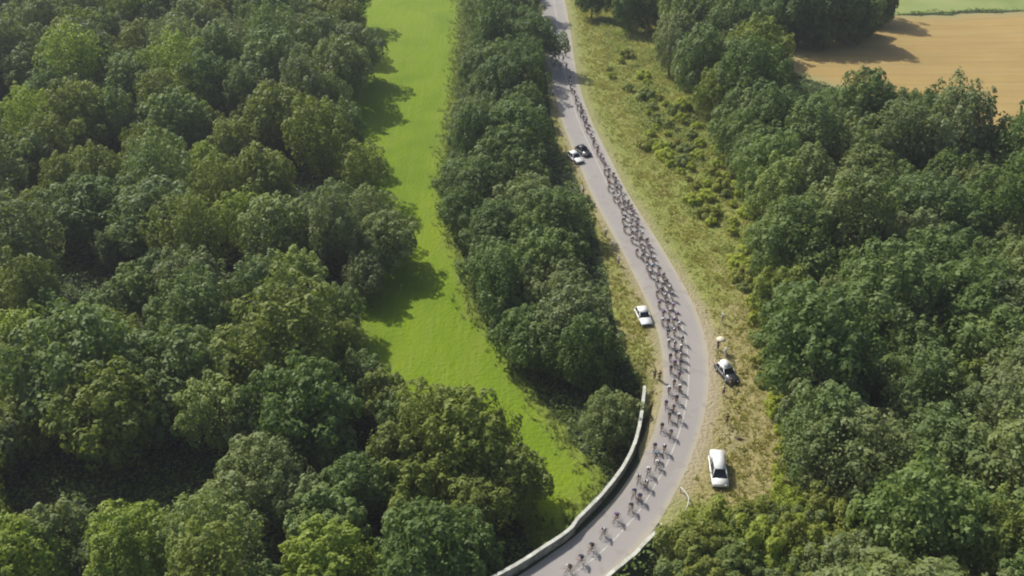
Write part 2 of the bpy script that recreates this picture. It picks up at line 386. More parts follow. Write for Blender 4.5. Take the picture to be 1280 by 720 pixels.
# leave out what lies under nothing: keep the whole sheet
cen = PV[PF].mean(1)
reg = np.zeros(len(PF), int)
for k, poly in ((1, MEADOW), (2, WHEAT), (3, FARG), (4, VERGE_R), (4, VERGE_L), (5, ROAD)):
    reg[inside(cen[:, 0], cen[:, 1], poly)] = k
def edge_dist(P_, poly):
    best = np.full(len(P_), 1e9)
    for i in range(len(poly)):
        a = np.array(poly[i]); b_ = np.array(poly[(i + 1) % len(poly)]); ab = b_ - a
        t_ = np.clip(((P_ - a) @ ab) / (ab @ ab + 1e-9), 0, 1); best = np.minimum(best, np.linalg.norm(P_ - (a + t_[:, None] * ab), axis=1))
    return best
def region(k, name, mat):
    f = PF[reg == k]; ids, inv = np.unique(f, return_inverse=True); inv = inv.reshape(f.shape)
    V = np.column_stack([PV[ids], ZV[ids]])
    me = mesh_np(name, V, inv.tolist(), mat, True)
    o = link(name, me); o['kind'] = 'structure'
    def at(nm, val):
        a = me.attributes.new(nm, 'FLOAT', 'POINT'); a.data.foreach_set('value', np.asarray(val, np.float32))
    p = PV[ids]; s, yy, wh = road_d(p[:, 0], p[:, 1])
    if k == 1: at('edge', 0.75 * (1 - ss(edge_dist(p, MEADOW), 0, 3.0)))
    if k == 2: at('edge', 0.8 * (1 - ss(edge_dist(p, WHEAT), 0, 5)))
    if k == 4:
        v = np.array([P(a_, b_)[1] for a_, b_ in p]); out = np.abs(s) - wh
        dry = np.where(s > 0, 0.10 + 0.8 * ss(v, 300, 460) * (1 - ss(v, 600, 650)) , 0.45)
        dry = dry + 0.25 * (1 - ss(out, 0, 3))
        sw = np.where(s > 0, np.exp(-((out - 3.6) / 1.3) ** 2) * 0.9 - np.exp(-((out - 6.4) / 0.9) ** 2) * 0.5, 0) * (1 - ss(v, 280, 420)); dry = dry - sw
        at('dry', dry)
        dt = (1 - ss(out, 0.3, 2.6)) * np.where(s > 0, 0.35 + 0.55 * ss(v, 300, 450) * (1 - ss(v, 560, 640)), 0.45)
        px_, py_ = GT(921, 545); dt = np.maximum(dt, 0.75 * (1 - ss(np.hypot(p[:, 0] - px_, p[:, 1] - py_), 0.6, 2.6)))
        at('dirt', dt)
    if k == 5:
        q = np.abs(s) / wh; at('edge', 0.75 * ss(q, 0.78, 1.0)); at('track', 0.8 * ss(q, 0.25, 0.45) * (1 - ss(q, 0.5, 0.75)))
    return o
region(0, 'ground', M_floor); region(1, 'meadow', M_meadow); region(2, 'wheat_field', M_wheat)
region(3, 'grass_field', M_fargreen); region(4, 'verge', M_verge); region(5, 'road', M_road)

# the air between the helicopter and the woods
M_haze = bpy.data.materials.new('haze'); M_haze.use_nodes = True; t = M_haze.node_tree; t.nodes.clear()
pv = t.nodes.new('ShaderNodeVolumePrincipled'); pv.inputs['Color'].default_value = (0.86, 0.92, 1.0, 1); pv.inputs['Density'].default_value = 0.0002; pv.inputs['Anisotropy'].default_value = 0.2
mo = t.nodes.new('ShaderNodeOutputMaterial'); t.links.new(pv.outputs[0], mo.inputs['Volume'])
bz = bmesh.new(); bmesh.ops.create_cube(bz, size=1)
for q in bz.verts: q.co = Vector((q.co.x * 8200, 1250 + q.co.y * 8700, -12 + (q.co.z + .5) * 100))
hm_ = bpy.data.meshes.new('haze'); bz.to_mesh(hm_); bz.free(); hm_.materials.append(M_haze); ho = link('haze', hm_); ho['kind'] = 'stuff'; ho['label'] = 'thin summer haze lying over the valley'

# painted line down the road, 4 mm above
def ribbon(name, off, w_, y0, y1, mat, z=0.006, dash=None):
    V = []; Fc = []; acc = 0; prev = None
    Q = []
    for i in range(len(CE) - 1):
        for k in range(4): 
            t_ = k / 4; Q.append((CE[i] * (1 - t_) + CE[i + 1] * t_, nor[i] * (1 - t_) + nor[i + 1] * t_, wid[i]))
    for i in range(len(Q) - 1):
        (c0, n0, w0), (c1, n1, w1) = Q[i], Q[i + 1]; acc += np.linalg.norm(c1 - c0)
        if not (y0 < c0[1] < y1): continue
        if dash and (acc % dash[0]) > dash[1]: continue
        b0 = len(V); 
        for c_, n_, w__ in ((c0, n0, w0), (c1, n1, w1)):
            o_ = off(c_[1]) * w__
            V += [(*(c_ + n_ * (o_ - w_)), z), (*(c_ + n_ * (o_ + w_)), z)]
        Fc.append((b0, b0 + 1, b0 + 3, b0 + 2))
    o = link(name, mesh_np(name, V, Fc, mat)); o['kind'] = 'structure'; return o
ribbon('road_line', lambda y: 0.12, 0.075, 30, 290, M_line)

# ------------------------------------------------------------------ stone walls of the bridge
def wall_run(name, path, z_top, z_bot, th, label, cat, cope_w=0.07):
    path = catmull(path, 5)
    tn = np.gradient(path, axis=0); tn /= np.linalg.norm(tn, axis=1)[:, None]; nn = np.stack([-tn[:, 1], tn[:, 0]], 1)
    r_ = np.random.default_rng(5)
    def loft(hw, za, zb, jig, nm, mat, parent):
        V = []; Fc = []
        for i, (p, n_) in enumerate(zip(path, nn)):
            j = r_.normal(0, jig)
            for s, z in ((-1, za), (1, za), (1, zb), (-1, zb)): V.append((*(p + n_ * hw * s + n_ * r_.normal(0, jig)), z + (j if z == zb else 0)))
        for i in range(len(path) - 1):
            for k in range(4): Fc.append((4 * i + k, 4 * i + (k + 1) % 4, 4 * i + 4 + (k + 1) % 4, 4 * i + 4 + k))
        Fc += [(0, 1, 2, 3), tuple(4 * (len(path) - 1) + k for k in (3, 2, 1, 0))]
        return link(nm, mesh_np(nm, V, Fc, mat), parent)
    o = loft(th / 2, z_bot, z_top - 0.12, 0.012, name, M_stone, None); tag(o, label, cat)
    loft(th / 2 + cope_w, z_top - 0.117, z_top, 0.012, 'coping', M_cope, o)
    return o
wz = 1.25
WP = [(806, 482), (804, 500), (801, 522), (796, 545), (788, 566), (774, 590), (755, 614), (736, 634), (722, 648), (714, 659), (700, 670), (680, 683), (660, 696), (640, 708), (618, 720), (585, 739), (530, 768), (440, 812)]
wall_run('stone_wall', [G(u, v, wz) for u, v in WP], wz, -6.0, 0.34, 'long curved stone wall with pale coping on the meadow side of the road', 'wall', 0.035)
RP = [(829, 655), (822, 662), (812, 672), (802, 682), (794, 691), (778, 704), (752, 726), (700, 770)]
wall_run('stone_parapet', [G(u, v, 0.75) for u, v in RP], 0.75, -7, 0.34, 'short pale parapet above the dark gully on the outer side of the bend', 'wall', 0.05)
# bent pale guard rail at the end of the parapet
b_ = B(); pth = [(*G(u, v, z), z) for u, v, z in ((851, 609, .75), (855, 613, .8), (859, 618, .8), (861, 624, .8), (860, 631, .8), (857, 637, .75))]
b_.tube(pth, 0.065, 8)
gr = b_.build('guard_rail', plain('galvanised_steel', (0.5, 0.5, 0.46), 0.5, 0.1)); tag(gr, 'short bent pale guard rail at the road edge above the parapet', 'guard rail')
for k in (0, 2, 3, 5):
    p = pth[k]; b_ = B(); b_.box((p[0], p[1], 0.3), (0.1, 0.1, 0.95)); b_.build('post', gr.data.materials[0], gr, False)

# ------------------------------------------------------------------ foliage
def leaf_quads(cen, nrm, size, r_, asp=1.25):
    n = len(cen); nrm = nrm / (np.linalg.norm(nrm, axis=1)[:, None] + 1e-9)
    a = r_.normal(size=(n, 3)); u = np.cross(nrm, a); u /= np.linalg.norm(u, axis=1)[:, None] + 1e-9; v = np.cross(nrm, u)
    s = size[:, None] * 0.5
    q = np.stack([cen - u * s * asp, cen - v * s * 0.8, cen + u * s * asp, cen + v * s * 0.8], 1)   # diamond: no square outlines
    return q.reshape(-1, 3)
def crown_mesh(name, seed, Rr, H, z0, nl, per, leaf, mat, lobe=(0.20, 0.36), stretch=1.15, shape=1.0, topbias=0.15, spray=0.25):
    r_ = np.random.default_rng(seed); cz = (H + z0) / 2; hz_ = (H - z0) / 2
    cs = []; tries = 0
    # irregular plan outline
    ph = r_.uniform(0, 6.28, 4); am = r_.uniform(0.06, 0.20, 4)
    C_, N_, S_, VAR = [], [], [], []
    lobes = []
    while len(lobes) < nl and tries < 8000:
        tries += 1
        d = r_.normal(size=3); d[2] += topbias; d /= np.linalg.norm(d)
        if d[2] < -0.75: continue
        lr = r_.uniform(*lobe) * Rr * (1 - 0.25 * max(0, d[2]))
        ang = math.atan2(d[1], d[0]); out = 1 + sum(am[k] * math.sin((k + 1) * ang + ph[k]) for k in range(4))
        f = r_.uniform(0.55, 1.02) if len(lobes) > nl * 0.22 else r_.uniform(0.2, 0.6)
        taper = 1 - 0.22 * shape * max(0, d[2]) ** 2
        c = np.array([d[0] * Rr * out * f * taper, d[1] * Rr * out * f * taper, cz + d[2] * hz_ * f * r_.uniform(0.88, 1.08)])
        if any(np.linalg.norm((c - q[0]) / np.array([1, 1, stretch])) < 0.58 * (lr + q[1]) for q in lobes): continue
        lobes.append((c, lr, d))
    for c, lr, d in lobes:
        n = int(per * (lr / (0.28 * Rr)) ** 2)
        q = r_.normal(size=(n, 3)); q += d * 0.55 + np.array([0, 0, 0.45]); q /= np.linalg.norm(q, axis=1)[:, None]
        # second level: small sprays bulging out of the clump
        sp = r_.normal(size=(14, 3)); sp /= np.linalg.norm(sp, axis=1)[:, None]
        dot = q @ sp.T; bul = np.max(dot, 1); rad = lr * (0.72 + spray * (1.6 * ss(bul, 0.72, 0.98))) * r_.uniform(0.86, 1.06, n)
        pos = c + q * rad[:, None] * np.array([1, 1, stretch])
        C_.append(pos); N_.append(q + np.array([0, 0, 0.3]) + r_.normal(0, 0.34, (n, 3))); S_.append(leaf * r_.uniform(0.6, 1.35, n))
        VAR.append(np.clip(r_.normal(r_.uniform(0.25, 0.75), 0.22, n), 0, 1))
    n = int(nl * per * 0.10)                                # loose twigs that break the outline
    d = r_.normal(size=(n, 3)); d /= np.linalg.norm(d, axis=1)[:, None]; f = r_.uniform(0.55, 1.02, n)[:, None]
    C_.append(d * f * np.array([Rr, Rr, hz_]) + np.array([0, 0, cz])); N_.append(d + r_.normal(0, .8, (n, 3))); S_.append(leaf * r_.uniform(0.5, 1.0, n)); VAR.append(r_.uniform(0, 1, n))
    C_, N_, S_, VAR = map(np.concatenate, (C_, N_, S_, VAR))
    me = quads_mesh(name, leaf_quads(C_, N_, S_, r_), len(C_), mat)
    a = me.attributes.new('leafvar', 'FLOAT', 'FACE'); a.data.foreach_set('value', VAR.astype(np.float32)); return me, lobes
def trunk_mesh(name, seed, H, z0, lobes, r0):
    r_ = np.random.default_rng(seed); b_ = B()
    top = z0 + (H - z0) * 0.72; bend = r_.normal(0, 0.35, (5, 2))
    P_ = [(bend[i][0] * i / 4, bend[i][1] * i / 4, top * i / 4 - (0.4 if i == 0 else 0)) for i in range(5)]
    b_.tube(P_, [r0 * 1.35, r0, r0 * 0.8, r0 * 0.55, r0 * 0.2], 8)
    for k in r_.choice(len(lobes), min(9, len(lobes)), replace=False):
        c = lobes[k][0]; i = 1 + (k % 3); p = Vector(P_[i]); e = Vector(c); m = p.lerp(e, 0.5) + Vector((0, 0, 0.35)); b_.tube([p, m, e], [r0 * 0.42, r0 * 0.28, r0 * 0.08], 5)
    bmesh.ops.recalc_face_normals(b_.bm, faces=b_.bm.faces); me = bpy.data.meshes.new(name); b_.bm.to_mesh(me); b_.bm.free(); me.materials.append(M_bark)
    me.polygons.foreach_set('use_smooth', [True] * len(me.polygons)); return me
TREES = []
specs = [  # R, H, z0, nlobes, per, leaf, lobe, stretch, shape
    (5.3, 12.5, 1.8, 110, 210, 0.40, (0.12, 0.27), 1.35, 1.0), (4.7, 14.0, 1.8, 105, 210, 0.38, (0.11, 0.25), 1.9, 1.3),
    (5.8, 11.5, 1.5, 120, 200, 0.42, (0.11, 0.26), 1.25, 0.8), (4.3, 14.8, 1.8, 95, 210, 0.36, (0.12, 0.25), 2.2, 1.4),
    (5.1, 11.5, 1.4, 105, 220, 0.36, (0.12, 0.28), 1.1, 0.6), (5.6, 13.5, 1.8, 115, 200, 0.44, (0.10, 0.27), 1.6, 1.0),
    (4.6, 12.5, 1.5, 95, 210, 0.38, (0.13, 0.25), 2.0, 1.2), (5.0, 13.0, 1.6, 130, 170, 0.34, (0.09, 0.21), 1.5, 1.0)]
for i, (Rr, H, z0, nl, per, lf, lb, st, sh) in enumerate(specs):
    cm, lobes = crown_mesh('crown', 100 + i, Rr, H, z0, nl, per, lf, M_leaf, lb, st, sh)
    TREES.append((cm, trunk_mesh('trunk', 200 + i, H, z0, lobes, 0.26), Rr, H))
SMALL = []
for i, (Rr, H, z0, nl, per, lf) in enumerate([(2.9, 6.0, 0.3, 34, 260, 0.30), (2.5, 6.8, 0.4, 32, 240, 0.28), (3.3, 5.6, 0.2, 38, 260, 0.30)]):
    cm, lobes = crown_mesh('crown', 300 + i, Rr, H, z0, nl, per, lf, M_leafb, (0.2, 0.36), 1.3, 1.0)
    SMALL.append((cm, trunk_mesh('trunk', 320 + i, H, z0, lobes, 0.12), Rr, H))
SHRUB = []
for i, (Rr, H, nl, per, lf) in enumerate([(1.4, 1.7, 16, 150, 0.20), (1.1, 1.3, 13, 140, 0.18), (1.7, 1.5, 20, 140, 0.21), (0.9, 2.0, 12, 140, 0.18)]):
    cm, lobes = crown_mesh('foliage', 400 + i, Rr, H, -0.2, nl, per, lf, M_leafb, (0.25, 0.42), 1.1, 0.6)
    SHRUB.append((cm, trunk_mesh('stem', 420 + i, H, 0.0, lobes, 0.05), Rr, H))

ORD = ['zeroth', 'first', 'second', 'third', 'fourth', 'fifth', 'sixth', 'seventh', 'eighth', 'ninth', 'tenth', 'eleventh', 'twelfth', 'thirteenth', 'fourteenth', 'fifteenth', 'sixteenth', 'seventeenth', 'eighteenth', 'nineteenth', 'twentieth', 'twenty-first', 'twenty-second', 'twenty-third', 'twenty-fourth', 'twenty-fifth', 'twenty-sixth', 'twenty-seventh', 'twenty-eighth', 'twenty-ninth', 'thirtieth']
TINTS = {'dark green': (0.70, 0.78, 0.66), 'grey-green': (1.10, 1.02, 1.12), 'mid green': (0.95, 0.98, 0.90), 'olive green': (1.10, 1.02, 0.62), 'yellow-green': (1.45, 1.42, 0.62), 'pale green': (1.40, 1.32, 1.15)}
PLACED = []    # (x, y, R, zone)
def put_tree(kind, protos, x, y, scale, tint, zone, pi=None, label=None, cat='tree', group=None, sz=None):
    pi = random.randrange(len(protos)) if pi is None else pi
    cm, tm, Rr, H = protos[pi]
    root = bpy.data.objects.new(kind, None); COL.objects.link(root); root.empty_display_size = 0.5
    z = hz(x, y); root.location = (x, y, z); root.rotation_euler = (random.uniform(-.09, .09), random.uniform(-.09, .09), random.uniform(0, 6.28)); s = scale; szz = s * (sz or random.uniform(0.9, 1.12)); root.scale = (s * random.uniform(.88, 1.12), s * random.uniform(.88, 1.12), szz)
    c = link('foliage' if kind == 'shrub' else 'crown', cm, root); tk = link('stem' if kind == 'shrub' else 'trunk', tm, root)
    tc = TINTS[tint]; j = [random.uniform(0.92, 1.08) for _ in range(3)]; c.color = (tc[0] * j[0], tc[1] * j[0], tc[2] * j[1], 1)
    if kind == 'shrub': c.color = (tc[0] * 1.4, tc[1] * 1.32, tc[2] * 1.35, 1)
    tag(root, label, cat, group); PLACED.append((x, y, Rr * s, zone, root, tint, H * szz, label is not None)); return root

def mid_pos(u, v, zc=6.5):
    x, y = G(u, v, 5.0)
    for _ in range(4): x, y = G(u, v, hz(x, y) + zc)
    return x, y
# trees that stand out in the photograph: u, v of the crown's middle, scale, tint, kind, label
HERO = [
 (155, 678, 0.95, 'yellow-green', 4, 'bright yellow-green round tree standing lowest in left wood, beside a pale speckled tree'),
 (265, 668, 0.95, 'pale green', 7, 'pale speckled tree low in left wood, just right of a bright yellow-green one'),
 (415, 706, 0.92, 'yellow-green', 0, 'light green tree cut by the bottom edge, alone in front of deep shade'),
 (12, 712, 0.9, 'yellow-green', 2, 'bright green tree cut off by the bottom left corner'),
 (760, 522, 0.74, 'grey-green', 4, 'compact round grey-green tree right against the top end of the stone wall'),
 (628, 205, 1.12, 'mid green', 2, 'broad domed tree between meadow and road, beside the parked white car at roadside'),
 (590, 560, 1.05, 'olive green', 0, 'large olive tree at the low end of the meadow, facing the stone wall'),
 (540, 545, 0.95, 'olive green', 7, 'olive tree closing off the low end of the meadow, furthest to the left'),
 (640, 598, 0.8, 'olive green', 6, 'olive tree where the meadow narrows towards the stone wall'),
 (365, 355, 1.0, 'pale green', 6, 'pale weeping tree in left wood beside a deep dark gap'),
 (420, 300, 1.0, 'grey-green', 3, 'tall grey-green tree jutting into the meadow where it is narrowest'),
 (30, 425, 0.95, 'yellow-green', 2, 'yellow-green broad tree at the left edge of the photo, halfway down'),
 (535, 705, 0.95, 'dark green', 5, 'dark green tree cut by the bottom edge, left of the wall lower end'),
 (590, 690, 0.72, 'dark green', 1, 'small dark green tree just left of the wall at the bottom edge'),
 (785, 722, 0.42, 'grey-green', 3, 'thin grey-green treetop poking up past the lower parapet beside the road'),
 (710, 410, 1.0, 'grey-green', 5, 'tall grey-green tree beside the white car on the left verge'),
 (690, 330, 1.0, 'mid green', 0, 'full mid green tree between meadow and road, halfway down the belt'),
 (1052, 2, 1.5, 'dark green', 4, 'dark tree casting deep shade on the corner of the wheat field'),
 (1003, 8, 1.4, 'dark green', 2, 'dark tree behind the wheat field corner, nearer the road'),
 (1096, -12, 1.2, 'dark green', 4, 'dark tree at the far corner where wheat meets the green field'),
 (770, -4, 0.9, 'dark green', 6, 'dark brownish tree hanging over the grass at the top of the road'),
]
EDGE = [(438, 2), (436, 34), (444, 64), (428, 92), (410, 60), (412, 16), (414, 122), (432, 172), (452, 222), (464, 268), (482, 300), (450, 345), (426, 388), (430, 432), (458, 478), (500, 522)]
EDGEM = [(652, 418), (734, 448), (702, 428), (578, 262), (575, 215)]
for u, v, s, ti, pi, lb in HERO:
    x, y = mid_pos(u, v, 6.5 * s); put_tree('broadleaf_tree', TREES, x, y, s, ti, 'hero', pi, lb, 'tree')
for zn, lst in (('L', EDGE), ('M', EDGEM)):
    for u, v in lst:
        sm = 0.72 if (zn == 'L' and v > 335) else (1.12 if zn == 'L' and v < 100 else 0.9); x, y = mid_pos(u, v, 6.5 * sm); put_tree('broadleaf_tree', TREES, x, y, sm * random.uniform(0.92, 1.08), random.choice(['mid green', 'grey-green', 'olive green' if zn == 'L' else 'dark green']), zn, group={'L': 'trees of the left wood', 'M': 'trees between meadow and road'}[zn])
LEFT = [(-50, -26), (398, -34), (406, 0), (400, 60), (396, 110), (410, 180), (432, 240), (440, 300), (420, 350), (415, 400), (425, 450), (470, 500), (520, 530), (575, 532), (605, 560), (620, 600), (612, 640), (570, 700), (520, 735), (470, 740), (-50, 745)]
MID = [(600, -34), (648, -34), (660, 0), (670, 60), (664, 120), (658, 180), (680, 240), (714, 300), (734, 350), (742, 400), (738, 436), (700, 446), (660, 420), (628, 385), (612, 330), (592, 280), (580, 230), (582, 180), (594, 130), (600, 60)]
RIGHT = [(808, -34), (945, -34), (950, 40), (978, 122), (1040, 146), (1125, 148), (1185, 164), (1240, 180), (1322, 202), (1322, 800), (1085, 800), (1080, 740), (1065, 680), (1040, 610), (1016, 550), (1004, 480), (990, 410), (972, 330), (962, 260), (948, 205), (905, 150), (868, 112), (826, 60)]
GAPS = [(372, 235, 38, 66), (105, 190, 40, 30), (20, 120, 34, 22), (405, 400, 22, 34), (60, 625, 95, 50), (210, 605, 80, 38), (340, 665, 50, 60), (490, 700, 60, 50), (90, 690, 30, 60), (208, 700, 22, 50), (1250, 505, 36, 30), (862, 118, 14, 26), (1035, 455, 16, 22), (1240, 262, 28, 14), (1120, 640, 30, 22), (696, 478, 34, 40), (600, 362, 16, 22), (250, 60, 18, 24), (180, 330, 22, 20), (290, 455, 26, 22), (1180, 380, 18, 24), (1110, 250, 16, 16), (712, 222, 40, 48)]
TINTW = {'L': [('mid green', .32), ('grey-green', .2), ('olive green', .28), ('dark green', .12), ('yellow-green', .05), ('pale green', .03)],
         'M': [('mid green', .35), ('grey-green', .4), ('dark green', .2), ('olive green', .05)],
         'R': [('mid green', .38), ('grey-green', .34), ('dark green', .14), ('olive green', .10), ('pale green', .04)]}
LIT = [GT(804, 399), GT(719, 200)]      # parked cars that stand in the sun
def pick(ws): return random.choices([a for a, _ in ws], [b for _, b in ws])[0]
def scatter(zone, poly, dmin, smin, smax, maxn):
    us = [p[0] for p in poly]; vs_ = [p[1] for p in poly]; n = 0; fails = 0
    # candidates spread evenly over the ground, not over the picture
    gx0 = [G(u, v, 5) for u, v in poly]; x0, x1 = min(p[0] for p in gx0) - 3, max(p[0] for p in gx0) + 3; y0, y1 = min(p[1] for p in gx0) - 3, max(p[1] for p in gx0) + 3
    N_ = 14000; cx_ = rng.uniform(x0, x1, N_); cy_ = rng.uniform(y0, y1, N_); zz = height(cx_, cy_)
    pr = [P(a, b_, c_ + 6.5) for a, b_, c_ in zip(cx_, cy_, zz)]; pu = np.array([p[0] for p in pr]); pv = np.array([p[1] for p in pr])
    ok = inside(pu, pv, poly) & (cy_ > 20)
    sdd, _, whh = road_d(cx_, cy_); ok &= np.abs(sdd) > whh + np.where((zone == 'M') & (cy_ > 175), 1.0, 3.6 if zone == 'M' else 2.2)
    for i in np.nonzero(ok)[0]:
        if n >= maxn: break
        x, y, u, v = cx_[i], cy_[i], pu[i], pv[i]
        if any(((u - g[0]) / g[2]) ** 2 + ((v - g[1]) / g[3]) ** 2 < 1 for g in GAPS): continue
        s = random.uniform(smin, smax)
        if zone == 'M' and any(0 < -(x - q[0]) * 0.72 + (y - q[1]) * 0.69 < 15 and abs((x - q[0]) * 0.69 + (y - q[1]) * 0.72) < 4.5 + 1.5 * s for q in LIT): continue
        if any((x - q[0]) ** 2 + (y - q[1]) ** 2 < (dmin * (0.5 * s + 0.5 * q[2] / 5.2)) ** 2 for q in PLACED): continue
        put_tree('broadleaf_tree', TREES, x, y, s, pick(TINTW[zone]), zone, group={'L': 'trees of the left wood', 'M': 'trees between meadow and road', 'R': 'trees of the right wood'}[zone]); n += 1
    return n
nl = scatter('L', LEFT, 6.3, 0.68, 1.42, 156)
nm_ = scatter('M', MID, 5.8, 0.75, 1.25, 44)
nr = scatter('R', RIGHT, 6.3, 0.7, 1.35, 106)
LOG = f'TREES {nl} {nm_} {nr} {len(HERO)} '
# lower trees that close the canopy between the tall ones
UNDER = []
for i, (Rr, H, z0, nl_, per, lf) in enumerate([(3.4, 9.5, 1.0, 60, 190, 0.36), (3.0, 10.2, 1.2, 56, 190, 0.34), (3.8, 8.6, 0.8, 64, 190, 0.38)]):
    cm, lobes = crown_mesh('crown', 500 + i, Rr, H, z0, nl_, per, lf, M_leaf, (0.15, 0.32), 1.6, 1.0)
    UNDER.append((cm, trunk_mesh('trunk', 520 + i, H, z0, lobes, 0.15), Rr, H))
def fill(zone, poly, n, dmin):
    g0 = [G(u, v, 5) for u, v in poly]; k = 0; x0, x1 = min(p[0] for p in g0), max(p[0] for p in g0); y0, y1 = min(p[1] for p in g0), max(p[1] for p in g0)
    for _ in range(9000):
        if k >= n: break
        x = random.uniform(x0, x1); y = random.uniform(y0, y1)
        if min((x - q[0]) ** 2 + (y - q[1]) ** 2 for q in PLACED) < dmin ** 2: continue
        u, v = P(x, y, hz(x, y) + 4.5)
        if not (-40 < u < 1310 and -20 < v < 770) or not inside(np.array([u]), np.array([v]), poly)[0]: continue
        if any(((u - g[0]) / g[2]) ** 2 + ((v - g[1]) / g[3]) ** 2 < 1 for g in GAPS): continue
        sd, _, wh = road_d(x, y)
        if abs(sd[0]) < wh[0] + 2.4: continue
        if zone == 'M' and any(0 < -(x - q[0]) * 0.72 + (y - q[1]) * 0.69 < 9 and abs((x - q[0]) * 0.69 + (y - q[1]) * 0.72) < 4.5 for q in LIT): continue
        put_tree('understorey_tree', UNDER, x, y, random.uniform(0.8, 1.15), pick(TINTW[zone]), 'u' + zone, group={'L': 'lower trees of the left wood', 'M': 'lower trees of the road belt', 'R': 'lower trees of the right wood'}[zone]); k += 1
    return k
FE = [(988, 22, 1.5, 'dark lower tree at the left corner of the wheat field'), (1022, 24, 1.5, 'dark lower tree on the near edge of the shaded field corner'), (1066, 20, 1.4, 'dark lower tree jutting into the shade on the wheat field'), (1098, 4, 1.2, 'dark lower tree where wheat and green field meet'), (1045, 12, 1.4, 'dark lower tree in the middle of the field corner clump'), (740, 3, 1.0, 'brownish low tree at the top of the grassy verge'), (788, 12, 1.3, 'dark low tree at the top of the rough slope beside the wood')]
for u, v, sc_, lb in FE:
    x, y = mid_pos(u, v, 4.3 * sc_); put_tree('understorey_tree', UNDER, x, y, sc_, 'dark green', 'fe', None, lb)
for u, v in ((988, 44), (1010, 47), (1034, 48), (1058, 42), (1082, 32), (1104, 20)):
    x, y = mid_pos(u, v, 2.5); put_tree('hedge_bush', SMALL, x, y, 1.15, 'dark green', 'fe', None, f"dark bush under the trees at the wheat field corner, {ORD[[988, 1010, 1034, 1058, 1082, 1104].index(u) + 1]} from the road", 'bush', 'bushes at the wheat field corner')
nf = [fill('L', LEFT, 110, 3.7), fill('M', MID, 40, 3.4), fill('R', RIGHT, 90, 3.7)]
# one label per tree: wood, row down the picture, place in the row
def label_rows(zone, where, edge, band, from_right):
    T = [(P(q[0], q[1], 6.5), q) for q in PLACED if q[3] == zone]
    T.sort(key=lambda a: a[0][1]); rows = [T[i:i + band] for i in range(0, len(T), band)]
    for ri, row in enumerate(rows):
        row.sort(key=lambda a: -a[0][0] if from_right else a[0][0])
        for k, (_, q) in enumerate(row):
            size = 'tall' if q[6] > 13.3 else ('small' if q[6] < 10.3 else 'round')
            q[4]['label'] = f"{size} {q[5]} tree, {where}, {ORD[ri + 1]} row down, {ORD[k + 1]} from the {edge}"
def label_under(zone, where, edge, band, from_right):
    label_rows(zone, where, edge, band, from_right)
    for q in PLACED:
        if q[3] == zone: l = q[4]['label'].split(' ', 1)[1]; q[4]['label'] = 'lower ' + l
label_under('uL', 'left wood', 'meadow', 9, True); label_under('uM', 'road belt', 'meadow', 3, False); label_under('uR', 'right wood', 'road verge', 7, False)
label_rows('L', 'left wood', 'meadow', 9, True); label_rows('M', 'road belt', 'meadow', 3, False); label_rows('R', 'right wood', 'road verge', 7, False)

# young trees and bushes at the bottom right of the bend
YOUNG = [(868, 716), (880, 690), (893, 668), (912, 690), (935, 655), (948, 690), (968, 660), (985, 640), (900, 725), (872, 740), (930, 730), (958, 722), (985, 700), (872, 755), (1000, 668), (975, 748), (905, 770), (940, 770), (1012, 720), (1020, 590), (1025, 640), (1030, 690), (1045, 735), (1010, 755), (1035, 760), (995, 730), (920, 712), (888, 704), (962, 700), (1000, 695), (1050, 700), (868, 722), (955, 678), (920, 675)]
YT = []
for k, (u, v) in enumerate(YOUNG):
    x, y = mid_pos(u + random.uniform(-4, 4), v, 2.6); ti = random.choice(['yellow-green', 'olive green', 'mid green', 'mid green'])
    YT.append((v, u, ti, put_tree('young_tree', SMALL, x, y, random.uniform(0.8, 1.12), ti, 'Y', group='young trees outside the bend')))
YT.sort(key=lambda a: (a[0] // 30, a[1]))
rowc = {}
for v, u, ti, o in YT:
    r0 = v // 30 - 18; rowc[r0] = rowc.get(r0, 0) + 1
rws = {r: i + 1 for i, r in enumerate(sorted(rowc))}; cnt = {}
for v, u, ti, o in YT:
    r0 = v // 30 - 18; cnt[r0] = cnt.get(r0, 0) + 1
    o['label'] = f"bushy {ti} young tree below the white van, {ORD[rws[r0]]} row down, {ORD[cnt[r0]]} from the road"

# shrubs over the rough slope
SHZ = [[(742, 60), (790, 70), (838, 120), (885, 165), (925, 210), (940, 300), (915, 300), (890, 285), (850, 240), (812, 190), (782, 140), (758, 100)],
       [(920, 300), (950, 310), (972, 400), (990, 480), (1000, 600), (975, 600), (965, 500), (945, 430), (925, 360)]]
SH = []
for zi, (poly, n, dm) in enumerate(zip(SHZ, (64, 34), (2.2, 2.1))):
    k = 0
    for _ in range(6000):
        if k >= n: break
        u = random.uniform(735, 1005); v = random.uniform(55, 610)
        if not inside(np.array([u]), np.array([v]), poly)[0]: continue
        x, y = GT(u, v)
        if any((x - a[0]) ** 2 + (y - a[1]) ** 2 < dm * dm for a in SH): continue
        if random.random() > (v + 150) / 600: continue
        if zi == 0 and road_d(x, y)[0][0] < 3 + 5.0 + random.uniform(0, 9): continue
        ti = random.choice(['mid green', 'olive green', 'yellow-green', 'yellow-green', 'yellow-green'])
        o = put_tree('shrub', SHRUB, x, y, random.uniform(0.6, 1.25), ti, 'S', cat='shrub', group='shrubs on the rough slope' if zi == 0 else 'shrubs along the foot of right wood')
        SH.append((x, y, u, v, ti, o, zi)); k += 1
